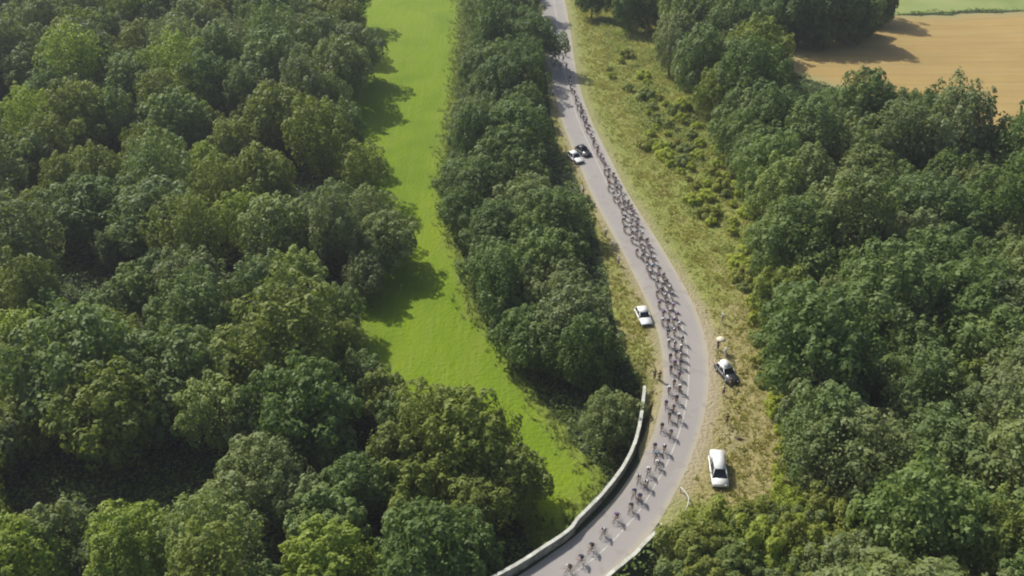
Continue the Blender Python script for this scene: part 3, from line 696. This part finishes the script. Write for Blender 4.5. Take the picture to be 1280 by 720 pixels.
for zi, place in ((0, 'on the rough slope'), (1, 'below right wood')):
    S_ = sorted([s for s in SH if s[6] == zi], key=lambda s: s[3])
    for i in range(0, len(S_), 5):
        for k, s in enumerate(sorted(S_[i:i + 5], key=lambda a: a[2])):
            s[5]['label'] = f"low {s[4]} shrub {place}, {ORD[i // 5 + 1]} row down, {ORD[k + 1]} from road"

# undergrowth of the woods: one mass of brambles and saplings
def undergrowth(n):
    r_ = np.random.default_rng(91); x = r_.uniform(-150, 150, n * 2); y = r_.uniform(45, 300, n * 2)
    zl = height(x, y); q = np.column_stack([x, y, zl + 1 - CAM_H]); c_ = q @ FW; u = 640 + F * x / c_; v = 360 - F * (q @ UP) / c_
    ok = (u > -80) & (u < 1360) & (v > -60) & (v < 860)
    for poly in (MEADOW, WHEAT, FARG, VERGE_R, VERGE_L): ok &= ~inside(x, y, poly)
    sd, _, wh = road_d(x, y); ok &= np.abs(sd) > wh + 0.7
    x, y, zl = x[ok], y[ok], zl[ok]; hgt = 0.25 + 1.1 * np.clip(np.sin(x * .9 + 2 * np.sin(y * .35)) * np.cos(y * .8 + x * .2) * .5 + .5, 0, 1) ** 1.5
    c3 = np.column_stack([x, y, zl + hgt * r_.uniform(0.35, 1.0, len(x))]); nr_ = r_.normal(0, .55, (len(x), 3)) + np.array([0, 0, 1.0])
    me = quads_mesh('undergrowth', leaf_quads(c3, nr_, 0.42 * r_.uniform(.5, 1.4, len(x)), r_), len(x), M_leaf)
    a = me.attributes.new('leafvar', 'FLOAT', 'FACE'); a.data.foreach_set('value', r_.uniform(0, 1, len(x)).astype(np.float32))
    o = link('undergrowth', me); o.color = (0.85, 0.9, 0.7, 1); tag(o, 'brambles and low green undergrowth covering the floor of the woods', 'undergrowth', kind='stuff')
undergrowth(260000)
def scrub(n):
    r_ = np.random.default_rng(93); xs = [p[0] for p in VERGE_R]; ys = [p[1] for p in VERGE_R]; x = r_.uniform(min(xs), max(xs), n * 4); y = r_.uniform(min(ys), max(ys), n * 4)
    m = inside(x, y, VERGE_R); x, y = x[m], y[m]; sd, yy, wh = road_d(x, y); zl = height(x, y)
    pat = np.sin(x * .45 + 1.7 * np.sin(y * .21)) * np.cos(y * .33 + .6 * np.sin(x * .5)) * .5 + .5
    far_ = ss(y, 118, 150) * ss(sd - wh, 5.5, 12); keep = r_.uniform(0, 1, len(x)) < far_ * (0.15 + 0.85 * ss(pat, .35, .75)); x, y, zl, pat = x[keep][:n], y[keep][:n], zl[keep][:n], pat[keep][:n]
    c3 = np.column_stack([x, y, zl + (0.12 + 0.75 * pat ** 2) * r_.uniform(.3, 1, len(x))]); nr_ = r_.normal(0, .5, (len(x), 3)) + np.array([0, 0, 1.0])
    me = quads_mesh('scrub', leaf_quads(c3, nr_, 0.34 * r_.uniform(.6, 1.4, len(x)), r_), len(x), M_leafb)
    a = me.attributes.new('leafvar', 'FLOAT', 'FACE'); a.data.foreach_set('value', r_.uniform(0, 1, len(x)).astype(np.float32))
    o = link('scrub', me); o.color = (1.35, 1.3, 1.0, 1); tag(o, 'low yellow-green scrub spreading over the rough slope right of the road', 'scrub', kind='stuff')
scrub(26000)
# tall grass along the verges: nobody could count it
def grass_stuff(name, label, n, sampler, mat, h=(0.35, 0.9), wd=0.10, lean=0.35, clump=5):
    r_ = np.random.default_rng(77); P0 = sampler(n, r_); n = len(P0)
    P0 = np.repeat(P0, clump, 0) + r_.normal(0, 0.16, (n * clump, 2)); z = height(P0[:, 0], P0[:, 1]); m = len(P0)
    hh = np.repeat(r_.uniform(*h, n), clump) * r_.uniform(0.6, 1.1, m); an = r_.uniform(0, 6.28, m); ww = wd * r_.uniform(0.6, 1.4, m)
    dx = np.cos(an) * ww; dy = np.sin(an) * ww; ln = r_.normal(0, lean, (m, 2)) * hh[:, None]
    base = np.column_stack([P0, z - 0.05]); side = np.column_stack([dx, dy, np.zeros(m)]); tip = base + np.column_stack([ln, hh])
    V = np.stack([base - side, base + side, tip + side * 0.25, tip - side * 0.25], 1).reshape(-1, 3)
    me = quads_mesh(name, V, m, mat); a = me.attributes.new('leafvar', 'FLOAT', 'FACE'); a.data.foreach_set('value', np.clip(np.repeat(r_.uniform(0, 1, n), clump) + r_.normal(0, .15, m), 0, 1).astype(np.float32))
    o = link(name, me); tag(o, label, 'grass', kind='stuff'); return o
def poly_sampler(poly, dens=None):
    def f(n, r_):
        xs = [p[0] for p in poly]; ys = [p[1] for p in poly]
        x = r_.uniform(min(xs), max(xs), n * 6); y = r_.uniform(min(ys), max(ys), n * 6); m = inside(x, y, poly); p = np.column_stack([x[m], y[m]])
        if dens is not None:
            s, yy, wh = road_d(p[:, 0], p[:, 1]); p = p[r_.uniform(0, 1, len(p)) < dens(s, wh, p)]
        return p[:n]
    return f
grass_stuff('tall_grass', 'dry straw-coloured tall grass filling the verge beside the bend', 16000,
            poly_sampler(VERGE_R, lambda s, wh, p: ss(s - wh, 0.5, 5.0) * 0.9 * (np.sin(p[:, 0] * .9 + np.sin(p[:, 1] * .6) * 2) * .25 + .75)), M_straw, (0.2, 0.55), 0.09, 0.6)
grass_stuff('verge_grass', 'green and straw grass on the narrow verge left of the road', 2500, poly_sampler(VERGE_L, lambda s, wh, p: ss(-s - wh, 0.4, 2.0)), M_straw, (0.2, 0.5), 0.08)

def edge_sampler(n, r_):
    M_ = np.array(MEADOW); i = r_.integers(0, len(M_), n); p = M_[i] + r_.normal(0, 1.3, (n, 2)); s, yy, wh = road_d(p[:, 0], p[:, 1]); return p[np.abs(s) > wh + 1.2]
grass_stuff('meadow_edge_grass', 'rank green grass along the ragged edges of the meadow', 5000, edge_sampler, M_leafb, (0.3, 0.9), 0.10, 0.5)

# ------------------------------------------------------------------ people and bicycles
M_skin = plain('skin', (0.42, 0.26, 0.18), 0.6, 0.08)
M_black = plain('black_cloth', (0.022, 0.022, 0.028), 0.75, 0.2)
M_hair = plain('dark_hair', (0.035, 0.025, 0.018), 0.8, 0.2)
M_tyre = plain('black_rubber', (0.018, 0.018, 0.018), 0.8, 0.2)
M_frame = plain('bicycle_paint', (0.10, 0.10, 0.12), 0.35, 0.2)
M_helm = plain('helmet_shell', (0.62, 0.62, 0.62), 0.4, 0.1)
M_helm2 = plain('dark_helmet_shell', (0.04, 0.05, 0.08), 0.4, 0.1)
JER = {'white': (0.66, 0.66, 0.66), 'navy blue': (0.03, 0.04, 0.12), 'black': (0.03, 0.03, 0.035), 'red': (0.42, 0.04, 0.04), 'light blue': (0.22, 0.38, 0.6),
       'violet': (0.20, 0.12, 0.30), 'yellow': (0.66, 0.52, 0.08), 'pale grey': (0.42, 0.42, 0.45), 'dark green': (0.04, 0.12, 0.07), 'orange': (0.6, 0.2, 0.04)}
M_jer = {k: plain(k.replace(' ', '_') + '_cloth', v, 0.75, 0.12) for k, v in JER.items()}

# bicycle, forward is +x
def make_bike():
    b_ = B(); BB, SE, HD, RA, FA = (-0.06, 0, .28), (-.22, 0, .80), (.40, 0, .83), (-.50, 0, .34), (.50, 0, .34)
    HB = (.44, 0, .66)
    for p, q in ((BB, SE), (SE, HD), (BB, HB), (HD, HB)): b_.tube([p, q], 0.022, 6)
    for s in (-.05, .05):
        b_.tube([(BB[0], s, BB[2]), (RA[0], s, RA[2])], .012, 5); b_.tube([(SE[0], s * .4, SE[2] - .05), (RA[0], s, RA[2])], .010, 5); b_.tube([(HB[0], s * .6, HB[2]), (FA[0], s, FA[2])], .013, 5)
    b_.tube([SE, (-.25, 0, .93)], .015, 6)
    for s, z in ((.12, .45), (-.12, .11)):
        b_.tube([(BB[0], s * .6, BB[2]), (BB[0], s * .6, z)], .012, 5); b_.box((BB[0] + .02, s, z), (.09, .09, .02))
    b_.wheel((BB[0], -.06, BB[2]), .09, .01)
    root = b_.build('bicycle', M_frame)
    b_ = B(); b_.box((-.27, 0, .95), (.14, .13, .04), .015); b_.box((-.14, 0, .95), (.16, .05, .03), .01); b_.build('saddle', M_black, root)
    b_ = B(); b_.tube([(.41, 0, .84), (.43, 0, .92), (.50, 0, .93)], .014, 6)
    for s in (-1, 1): b_.tube([(.50, 0, .93), (.50, s * .20, .93), (.58, s * .21, .92), (.60, s * .21, .86), (.54, s * .21, .79), (.48, s * .21, .79)], .013, 6)
    b_.build('handlebar', M_black, root)
    for x in (-.5, .5):
        b_ = B(); b_.torus((0, 0, 0), .325, .016, 22, 6); b_.wheel((0, 0, 0), .025, .07, n=8)
        for k in range(10):
            a = 2 * math.pi * k / 10; b_.tube([(0, 0, 0), (.31 * math.cos(a), 0, .31 * math.sin(a))], .003, 3, False)
        b_.build('wheel', M_tyre, root, loc=(x, 0, .34))
    return root
def limb(J, E, start, pts):
    prev = start
    for p in pts: J.append(p); E.append((prev, len(J) - 1)); prev = len(J) - 1
    return prev
def make_rider(tuck, side):
    # body: one continuous surface
    J = [(-.22, 0, 1.00, (.13, .11)), (-.05, 0, 1.15, (.12, .11)), (.14, 0, 1.27 - tuck, (.13, .12)), (.24, 0, 1.33 - tuck, (.06, .06)), (.30, 0, 1.38 - tuck, (.055, .055)), (.36, 0, 1.44 - tuck, (.085, .085)), (.39, 0, 1.52 - tuck, (.075, .075))]
    E = [(i, i + 1) for i in range(6)]
    for s in (-1, 1):
        limb(J, E, 2, [(.17, s * .17, 1.29 - tuck, .055), (.27, s * .21, 1.12 - tuck * .6, .040), (.38, s * .205, 1.04, .034), (.53, s * .205, .955, .026), (.585, s * .205, .93, .030), (.62, s * .205, .89, .018)])
        up = (s == side)
        if up: limb(J, E, 0, [(-.17, s * .10, .97, .09), (.02, s * .12, .93, .075), (.19, s * .12, .88, .055), (.08, s * .12, .70, .052), (-.06, s * .12, .53, .036), (-.02, s * .12, .48, .036), (.11, s * .12, .465, .028)])
        else: limb(J, E, 0, [(-.17, s * .10, .95, .09), (-.03, s * .12, .80, .075), (.09, s * .12, .63, .055), (.02, s * .12, .44, .052), (-.10, s * .12, .21, .036), (-.06, s * .12, .16, .036), (.07, s * .12, .13, .028)])
    body = link('person', skin_mesh('person', J, E, M_skin, 1))
    # jersey over trunk and upper arms
    J = [(-.16, 0, 1.06, (.15, .13)), (-.05, 0, 1.16, (.145, .13)), (.13, 0, 1.28 - tuck, (.155, .14)), (.22, 0, 1.325 - tuck, (.08, .08))]; E = [(0, 1), (1, 2), (2, 3)]
    for s in (-1, 1): limb(J, E, 2, [(.17, s * .17, 1.29 - tuck, .072), (.26, s * .205, 1.14 - tuck * .6, .055)])
    jm = skin_mesh('jersey', J, E, M_jer['white'], 1)
    J = [(-.22, 0, 1.00, (.152, .13)), (-.15, 0, 1.07, (.15, .13))]; E = [(0, 1)]
    for s in (-1, 1):
        if s == side: limb(J, E, 0, [(-.17, s * .10, .97, .105), (.02, s * .12, .93, .088), (.12, s * .12, .90, .073)])
        else: limb(J, E, 0, [(-.17, s * .10, .95, .105), (-.03, s * .12, .80, .088), (.04, s * .12, .70, .073)])
    sm = skin_mesh('shorts', J, E, M_black, 1)
    b_ = B(); b_.ball((.37, 0, 1.53 - tuck), .115, (1.28, .95, .72)); b_.tube([(.44, 0, 1.55 - tuck), (.24, 0, 1.55 - tuck)], [.03, .055], 6)
    h = b_.build('helmet', M_helm, body)
    b_ = B(); b_.ball((.445, 0, 1.475 - tuck), .045, (1, 1.2, 1.3), 8, 6)
    fm = b_.build('face', M_skin, body)
    return body, jm, sm, h.data, fm.data
bike0 = make_bike(); RV = []
for tk, sd0 in ((0.0, 1), (0.05, -1), (0.02, 1)):
    body, jm, sm, hm, fm = make_rider(tk, sd0)
    RV.append((body.data, jm, sm, hm, fm))
    for ch in list(body.children): bpy.data.objects.remove(ch)
    bpy.data.objects.remove(body)
def variant(me, mat, cache={}):
    k = (me.name, mat.name)
    if k not in cache: m = me.copy(); m.materials[0] = mat; cache[k] = m
    return cache[k]

RPX = [(712, 709), (727, 697), (740, 682), (755, 663), (771, 644), (789, 632), (793, 614), (808, 603), (811, 587), (822, 578), (819, 557), (831, 559),
       (828, 532), (839, 540), (837, 519), (849, 520), (833, 503), (846, 497), (850, 484), (843, 477), (849, 468), (843, 462), (853, 461), (851, 453), (838, 445), (845, 440),
       (836, 427), (844, 429), (853, 423), (835, 415), (843, 413), (842, 400), (829, 391), (837, 389), (834, 379), (824, 379), (840, 369), (827, 362), (821, 353), (833, 352),
       (824, 337), (815, 333), (809, 331), (817, 324), (812, 321), (805, 313), (796, 314), (800, 299), (790, 298), (796, 281), (781, 285), (779, 275), (790, 269), (783, 260), (774, 254),
       (779, 246), (767, 241), (769, 229), (761, 234), (760, 222), (715, 706), (700, 64), (707, 66), (700, 83), (708, 82), (704, 73), (698, 57), (706, 56), (820, 568), (842, 508), (719, 700), (747, 670), (763, 655), (780, 640), (800, 620), (799, 596), (814, 574), (826, 547), (841, 530), (834, 515)]
RPOS = []
def try_rider(u, v, dm=1.0, force=False):
    x, y = G(u, v, 0.9); sd, yy, wh = road_d(x, y)
    if abs(sd[0]) > wh[0] - 0.35 and not force: return False
    i = int(np.argmin(np.hypot(CE[:, 0] - x, CE[:, 1] - y))); tv = tan[i]
    for q in RPOS:
        d = np.array([x - q[0], y - q[1]]); al = abs(d @ tv); ac = abs(d @ nor[i])
        if al < 1.72 and ac < 0.52: return False
        if al < 1.0 and ac < 0.72: return False
    RPOS.append((x, y, math.atan2(tv[1], tv[0]), u, v)); return True
for u, v in RPX: try_rider(u, v, force=True)
# bunch: more riders between the measured ones (band of the road they fill, per row)
BAND = [(96, 711, 714), (110, 714, 717), (124, 719, 723), (140, 724, 729), (160, 733, 737), (180, 742, 746), (200, 750, 755), (220, 757, 768), (240, 764, 779), (262, 776, 792), (285, 786, 802), (310, 798, 813), (335, 810, 826), (365, 820, 841), (400, 828, 848), (430, 833, 853), (465, 838, 855), (500, 832, 851), (530, 827, 849)]
for _ in range(6000):
    v = 96 + (530 - 96) * random.random() ** 1.25
    a = np.interp(v, [b_[0] for b_ in BAND], [b_[1] for b_ in BAND]); c_ = np.interp(v, [b_[0] for b_ in BAND], [b_[2] for b_ in BAND])
    if v > 470 and random.random() < 0.95: continue
    try_rider(random.uniform(a, c_), v)
LOG += f' RIDERS {len(RPOS)}'
# order the bunch by where it rides and name each rider
SECT = [(-50, 95, 'at the top of road'), (95, 165, 'single file near the top'), (165, 222, 'passing the parked dark car'), (222, 272, 'above the left roadside onlookers'),
        (272, 322, 'where the left verge starts'), (322, 375, 'above the white car'), (375, 415, 'abreast of the white car'), (415, 455, 'level with the parasol'),
        (455, 500, 'level with dark estate car'), (500, 550, 'beside wall top end'), (550, 800, 'along the stone wall')]
names = list(JER)
for si, (a, c_, where) in enumerate(SECT):
    row = sorted([q for q in RPOS if a <= q[4] < c_], key=lambda q: q[4])
    for k, (x, y, hd, u, v) in enumerate(row):
        jn = random.choices(names, [20, 24, 22, 2, 4, 18, 2, 14, 2, 1])[0]
        bd, jm, sm, hm, fm = RV[random.randrange(3)]; hd2 = hd + random.uniform(-.06, .06)
        o = link('person', bd, None, (x, y, 0.012)); o.rotation_euler = (0, 0, hd2); o.scale = (1.03,) * 3
        link('jersey', variant(jm, M_jer[jn]), o); link('shorts', sm, o); link('helmet', variant(hm, random.choice([M_helm, M_helm2, M_helm2, M_jer[jn]])), o); link('face', fm, o)
        oo = ORD[k + 1] if k + 1 < len(ORD) else 'last'
        tag(o, f"rider in {jn} jersey, {where}, {oo} from top", 'person', 'riders of the bunch')
        bk = bike0 if (si == 0 and k == 0) else copy_tree(bike0)
        bk.location = (x, y, 0.006); bk.rotation_euler = (0, 0, hd2); bk.scale = (1.03,) * 3
        tag(bk, f"bicycle of rider in {jn}, {where}, {oo} from top", 'bicycle', 'racing bicycles of the bunch')

# ------------------------------------------------------------------ standing onlookers
def make_onlooker(u, v, top, trousers, hat, label, arms=0.25, face=-1.2, skirt=False, place=None):
    x, y = place if place else GT(u, v)
    J = [(0, 0, .93, (.13, .10)), (0, 0, 1.12, (.12, .09)), (0, 0, 1.34, (.15, .10)), (0, 0, 1.47, (.06, .06)), (.01, 0, 1.54, (.055, .055)), (.02, 0, 1.62, (.08, .085)), (.015, 0, 1.71, (.07, .075))]
    E = [(i, i + 1) for i in range(6)]
    for s in (-1, 1):
        limb(J, E, 2, [(0, s * .19, 1.40, .055), (.02, s * (.22 + arms * .3), 1.16, .043), (.10, s * (.22 + arms * .5), .95, .032), (.13, s * (.22 + arms * .5), .87, .034), (.15, s * (.21 + arms * .5), .79, .018)])
        limb(J, E, 0, [(0, s * .095, .88, .09), (.01, s * .10, .68, .075), (.015, s * .11, .48, .056), (0, s * .115, .28, .05), (-.02, s * .12, .09, .036), (.03, s * .12, .05, .036), (.15, s * .13, .035, .030)])
    o = link('person', skin_mesh('person', J, E, M_skin, 1), None, (x, y, hz(x, y))); o.rotation_euler = (0, 0, face)
    J = [(0, 0, .98, (.165, .13)), (0, 0, 1.14, (.15, .12)), (0, 0, 1.34, (.175, .13)), (0, 0, 1.44, (.09, .08))]; E = [(0, 1), (1, 2), (2, 3)]
    for s in (-1, 1): limb(J, E, 2, [(0, s * .19, 1.40, .075), (.02, s * (.22 + arms * .28), 1.18, .062)])
    link('shirt', skin_mesh('shirt', J, E, top, 1), o)
    J = [(0, 0, .95, (.155, .12)), (0, 0, 1.0, (.15, .12))]; E = [(0, 1)]
    for s in (-1, 1): limb(J, E, 0, [(0, s * .095, .86, .10), (.01, s * .10, .68, .088), (.015, s * .11, .48, .072), (0, s * .115, .28, .066), (-.02, s * .12, .12, .058)])
    link('trousers', skin_mesh('trousers', J, E, trousers, 1), o)
    b_ = B()
    if hat: b_.ball((.015, 0, 1.76), .105, (1, 1, .6)); b_.wheel((.02, 0, 1.74), .17, .015, 'Z') if False else b_.ball((.03, 0, 1.735), .17, (1.05, 1, .09)); b_.build('hat', hat, o)
    else: b_.ball((-.01, 0, 1.725), .10, (1, .95, .85)); b_.build('hair', M_hair, o)
    tag(o, label, 'person'); return o
M_denim = plain('denim', (0.06, 0.08, 0.14), 0.8, 0.15); M_beige = plain('beige_cloth', (0.5, 0.46, 0.33), 0.8, 0.1); M_brown = plain('brown_cloth', (0.10, 0.07, 0.045), 0.8, 0.15)
W_ = M_jer['white']
make_onlooker(765, 312, W_, M_beige, W_, 'onlooker in white standing on the left verge against the trees')
make_onlooker(757, 297, M_beige, M_denim, W_, 'onlooker in beige and white hat on left verge, above one in white')
make_onlooker(737, 256, M_beige, W_, None, 'onlooker in beige top and white trousers on left verge, second below parked white car')
make_onlooker(773, 332, W_, M_denim, None, 'onlooker in white top and jeans on left verge, lowest of those above the white car')
make_onlooker(729, 243, W_, M_denim, None, 'onlooker in white shirt under the trees, just below the parked white car')
make_onlooker(679, 118, W_, M_denim, W_, 'onlooker in white among trees beside the single file of riders', place=G(691, 122))
make_onlooker(902, 404, W_, M_beige, W_, 'lone onlooker in white on dry grass above the parasol')
make_onlooker(906, 447, W_, W_, W_, 'onlooker dressed all in white standing between parasol and dark car', 0.6)
make_onlooker(897, 437, M_jer['navy blue'], M_black, None, 'onlooker in dark clothes holding the beige parasol')
make_onlooker(904, 494, M_beige, M_black, None, 'onlooker in beige top standing in front of the dark estate car')
make_onlooker(913, 484, M_brown, M_brown, None, 'onlooker in brown standing at the bonnet of the dark estate car')
make_onlooker(908, 530, M_brown, M_brown, M_hair, 'lone onlooker in dark brown between dark car and white van')
make_onlooker(818, 474, M_jer['dark green'], M_black, M_brown, 'onlooker in dark green on the left verge near the wall end')
make_onlooker(824, 476, M_brown, M_black, None, 'onlooker in brown on the left verge nearest the road, near wall end')
# parasol held over the roadside group
x, y = GT(899, 439); z = hz(x, y)
b_ = B(); n = 16; ring = []
prof = [(0.0, 2.42), (.25, 2.37), (.48, 2.26), (.66, 2.08)]
for r0, z0 in prof: ring.append([b_.bm.verts.new((r0 * math.cos(2 * math.pi * k / n) * (1 + .02 * (k % 2)), r0 * math.sin(2 * math.pi * k / n) * (1 + .02 * (k % 2)), z0 - .02 * (k % 2))) for k in range(n)] if r0 else [b_.bm.verts.new((0, 0, z0))])
for k in range(n):
    b_.bm.faces.new((ring[0][0], ring[1][k], ring[1][(k + 1) % n]))
    for i in (1, 2): b_.bm.faces.new((ring[i][k], ring[i + 1][k], ring[i + 1][(k + 1) % n], ring[i][(k + 1) % n]))
par = bpy.data.objects.new('parasol', None); COL.objects.link(par); par.location = (x, y, z); tag(par, 'small beige parasol held open above roadside onlookers', 'parasol')
cn = b_.build('canopy', plain('parasol_cloth', (0.62, 0.57, 0.42), 0.8, 0.08), par); cn.modifiers.new('t', 'SOLIDIFY').thickness = 0.01
B().tube([(0, 0, .9), (0, 0, 2.45)], .013, 6).build('pole', M_frame, par)
# dark rucksack lying on the bare patch
x, y = GT(923, 549); b_ = B(); b_.box((0, 0, .18), (.75, .5, .34), .12, taper=(.8, .75)); b_.box((.3, 0, .14), (.3, .36, .2), .08)
o = b_.build('rucksack', M_brown, None, loc=(x, y, hz(x, y) - 0.03)); o.rotation_euler = (0, 0, -.4); tag(o, 'dark rucksack lying on the bare earth patch above the white van', 'rucksack')
B().tube([(-.2, .1, .34), (-.1, .22, .42), (.1, .22, .42), (.2, .1, .34)], .02, 5).build('strap', M_black, o)

# ------------------------------------------------------------------ vehicles (forward is +x)
M_white = plain('white_car_paint', (0.78, 0.78, 0.75), 0.3, 0.03); M_dark = plain('dark_car_paint', (0.035, 0.037, 0.045), 0.3, 0.1)
M_glass, t, b = new_mat('car_glass'); b.inputs['Base Color'].default_value = (0.012, 0.014, 0.016, 1); b.inputs['Roughness'].default_value = 0.08
M_plastic = plain('black_plastic', (0.03, 0.03, 0.03), 0.6, 0.1); M_lamp = plain('lamp_lens', (0.6, 0.6, 0.6), 0.15, 0.05); M_red = plain('red_lens', (0.35, 0.02, 0.02), 0.2, 0.05); M_rim = plain('wheel_rim', (0.45, 0.45, 0.46), 0.35, 0.05, 0.6)
def make_vehicle(name, L, Wd, H, paint, roofpaint, label, cat, style='car', box=False):
    root = bpy.data.objects.new(name, None); COL.objects.link(root); hl = L / 2
    belt = 0.56 * H if style == 'car' else 0.55 * H
    # lower body: outline with bonnet and tail, sides drawn in at the sills
    if style == 'car': prof = [(-hl, .32), (-hl + .04, belt - .02), (-hl + .35, belt + .02), (hl * .38, belt + .02), (hl - .25, belt - .16), (hl - .03, belt - .30), (hl, .36), (hl - .1, .2), (-hl + .1, .2)]
    else: prof = [(-hl, .34), (-hl + .02, belt), (hl * .60, belt), (hl - .18, belt - .18), (hl - .02, belt - .42), (hl, .40), (hl - .1, .24), (-hl + .1, .24)]
    b_ = B(); b_.prism(prof, -Wd / 2, Wd / 2); bmesh.ops.recalc_face_normals(b_.bm, faces=b_.bm.faces)
    bmesh.ops.bevel(b_.bm, geom=list(b_.bm.edges), offset=.07, segments=3, affect='EDGES')
    b_.build('body', paint, root)
    # cabin glass
    if style == 'car': x0, x1, rx0, rx1 = -hl + .22, hl * .40, -hl + .75, hl * .05
    else: x0, x1, rx0, rx1 = -hl + .06, hl * .66, -hl + .16, hl * .36
    b_ = B(); hw, rw = Wd / 2 - .06, Wd / 2 - (.22 if style == 'car' else .34)
    zb, zt = belt - .04, H - .05
    V = [b_.bm.verts.new(p) for p in ((x0, -hw, zb), (x1, -hw, zb), (x1, hw, zb), (x0, hw, zb), (rx0, -rw, zt), (rx1, -rw, zt), (rx1, rw, zt), (rx0, rw, zt))]
    for f in ((0, 1, 2, 3), (4, 5, 6, 7), (0, 1, 5, 4), (1, 2, 6, 5), (2, 3, 7, 6), (3, 0, 4, 7)): b_.bm.faces.new([V[i] for i in f])
    b_.build('window_glass', M_glass, root, False)
    b_ = B(); b_.box(((rx0 + rx1) / 2, 0, H - .04), (rx1 - rx0 + .16, 2 * rw + .12, .10), .04)
    for s in (-1, 1):
        for (a, c_) in (((x0, zb), (rx0, zt)), ((x1, zb), (rx1, zt)), (((x0 + x1) / 2 - .1, zb), ((rx0 + rx1) / 2 - .1, zt))): b_.tube([(a[0], s * hw, a[1]), (c_[0], s * rw, c_[1])], .05, 6)
    if style == 'van': b_.box((rx0 + (rx1 - rx0) * .18, 0, (zb + zt) / 2 + .02), ((rx1 - rx0) * .42, 2 * hw - .10, zt - zb - .04), .03)
    b_.build('roof', roofpaint, root)
    if box:
        b_ = B(); b_.box(((rx0 + rx1) / 2 - .1, 0, H + .20), (1.5, .95, .32), .12); b_.build('roof_box', M_white, root)
    for sx_ in (-1, 1):
        for s in (-1, 1):
            xw = sx_ * L * .30; r0 = .33 if style == 'car' else .37
            b_ = B(); b_.wheel((0, 0, 0), r0, .21, n=22); wh_o = b_.build('wheel', M_tyre, root, loc=(xw, s * (Wd / 2 - .09), r0))
            B().wheel((0, s * .085, 0), r0 * .58, .06, n=16).build('rim', M_rim, wh_o)
    for s in (-1, 1):
        B().box((hl - .06, s * (Wd / 2 - .30), belt - .38), (.16, .34, .15), .04).build('headlight', M_lamp, root)
        B().box((-hl + .03, s * (Wd / 2 - .16), belt - .16), (.08, .18, .30), .02).build('tail_light', M_red, root)
        B().box((hl * .33, s * (Wd / 2 + .08), belt + .08), (.12, .18, .13), .03).build('wing_mirror', M_plastic, root)
    B().box((hl - .01, 0, .38), (.10, Wd * .9, .20), .04).build('front_bumper', M_plastic, root)
    B().box((-hl + .01, 0, .38), (.10, Wd * .9, .20), .04).build('rear_bumper', M_plastic, root)
    tag(root, label, cat); return root
def park(o, u, v, hd, z=None):
    x, y = GT(u, v); o.location = (x, y, (hz(x, y) if z is None else z) + 0.01); o.rotation_euler = (0, 0, R(hd))
VC1 = make_vehicle('parked_car', 4.2, 1.75, 1.42, M_white, M_white, 'white car parked on the left verge beside the bunch, dark windscreen showing', 'car'); park(VC1, 804, 399, -80)
VAN = make_vehicle('parked_van', 4.9, 1.95, 1.95, M_white, M_white, 'white van parked on dry grass outside the bend', 'van', 'van'); park(VAN, 897, 594, -94)
EST = make_vehicle('parked_car', 4.2, 1.8, 1.5, M_dark, M_white, 'dark estate car with white roof and white roof box, parked below the parasol', 'car', 'car', True); park(EST, 908, 470, -72)
VC2 = make_vehicle('parked_car', 4.3, 1.75, 1.45, M_white, M_white, 'white car half under the trees at the left road edge', 'car'); park(VC2, 719, 200, -62)
DK = make_vehicle('parked_car', 4.0, 1.7, 1.4, M_dark, M_dark, 'dark car on the road beside the half-hidden white car', 'car'); park(DK, 729, 192, -62, 0)
TOPC = make_vehicle('race_car', 4.3, 1.75, 1.45, M_white, M_white, 'white car following the bunch at the top of the road', 'car'); park(TOPC, 692, 44, -88, 0)


open('/tmp/log.txt', 'w').write(LOG)
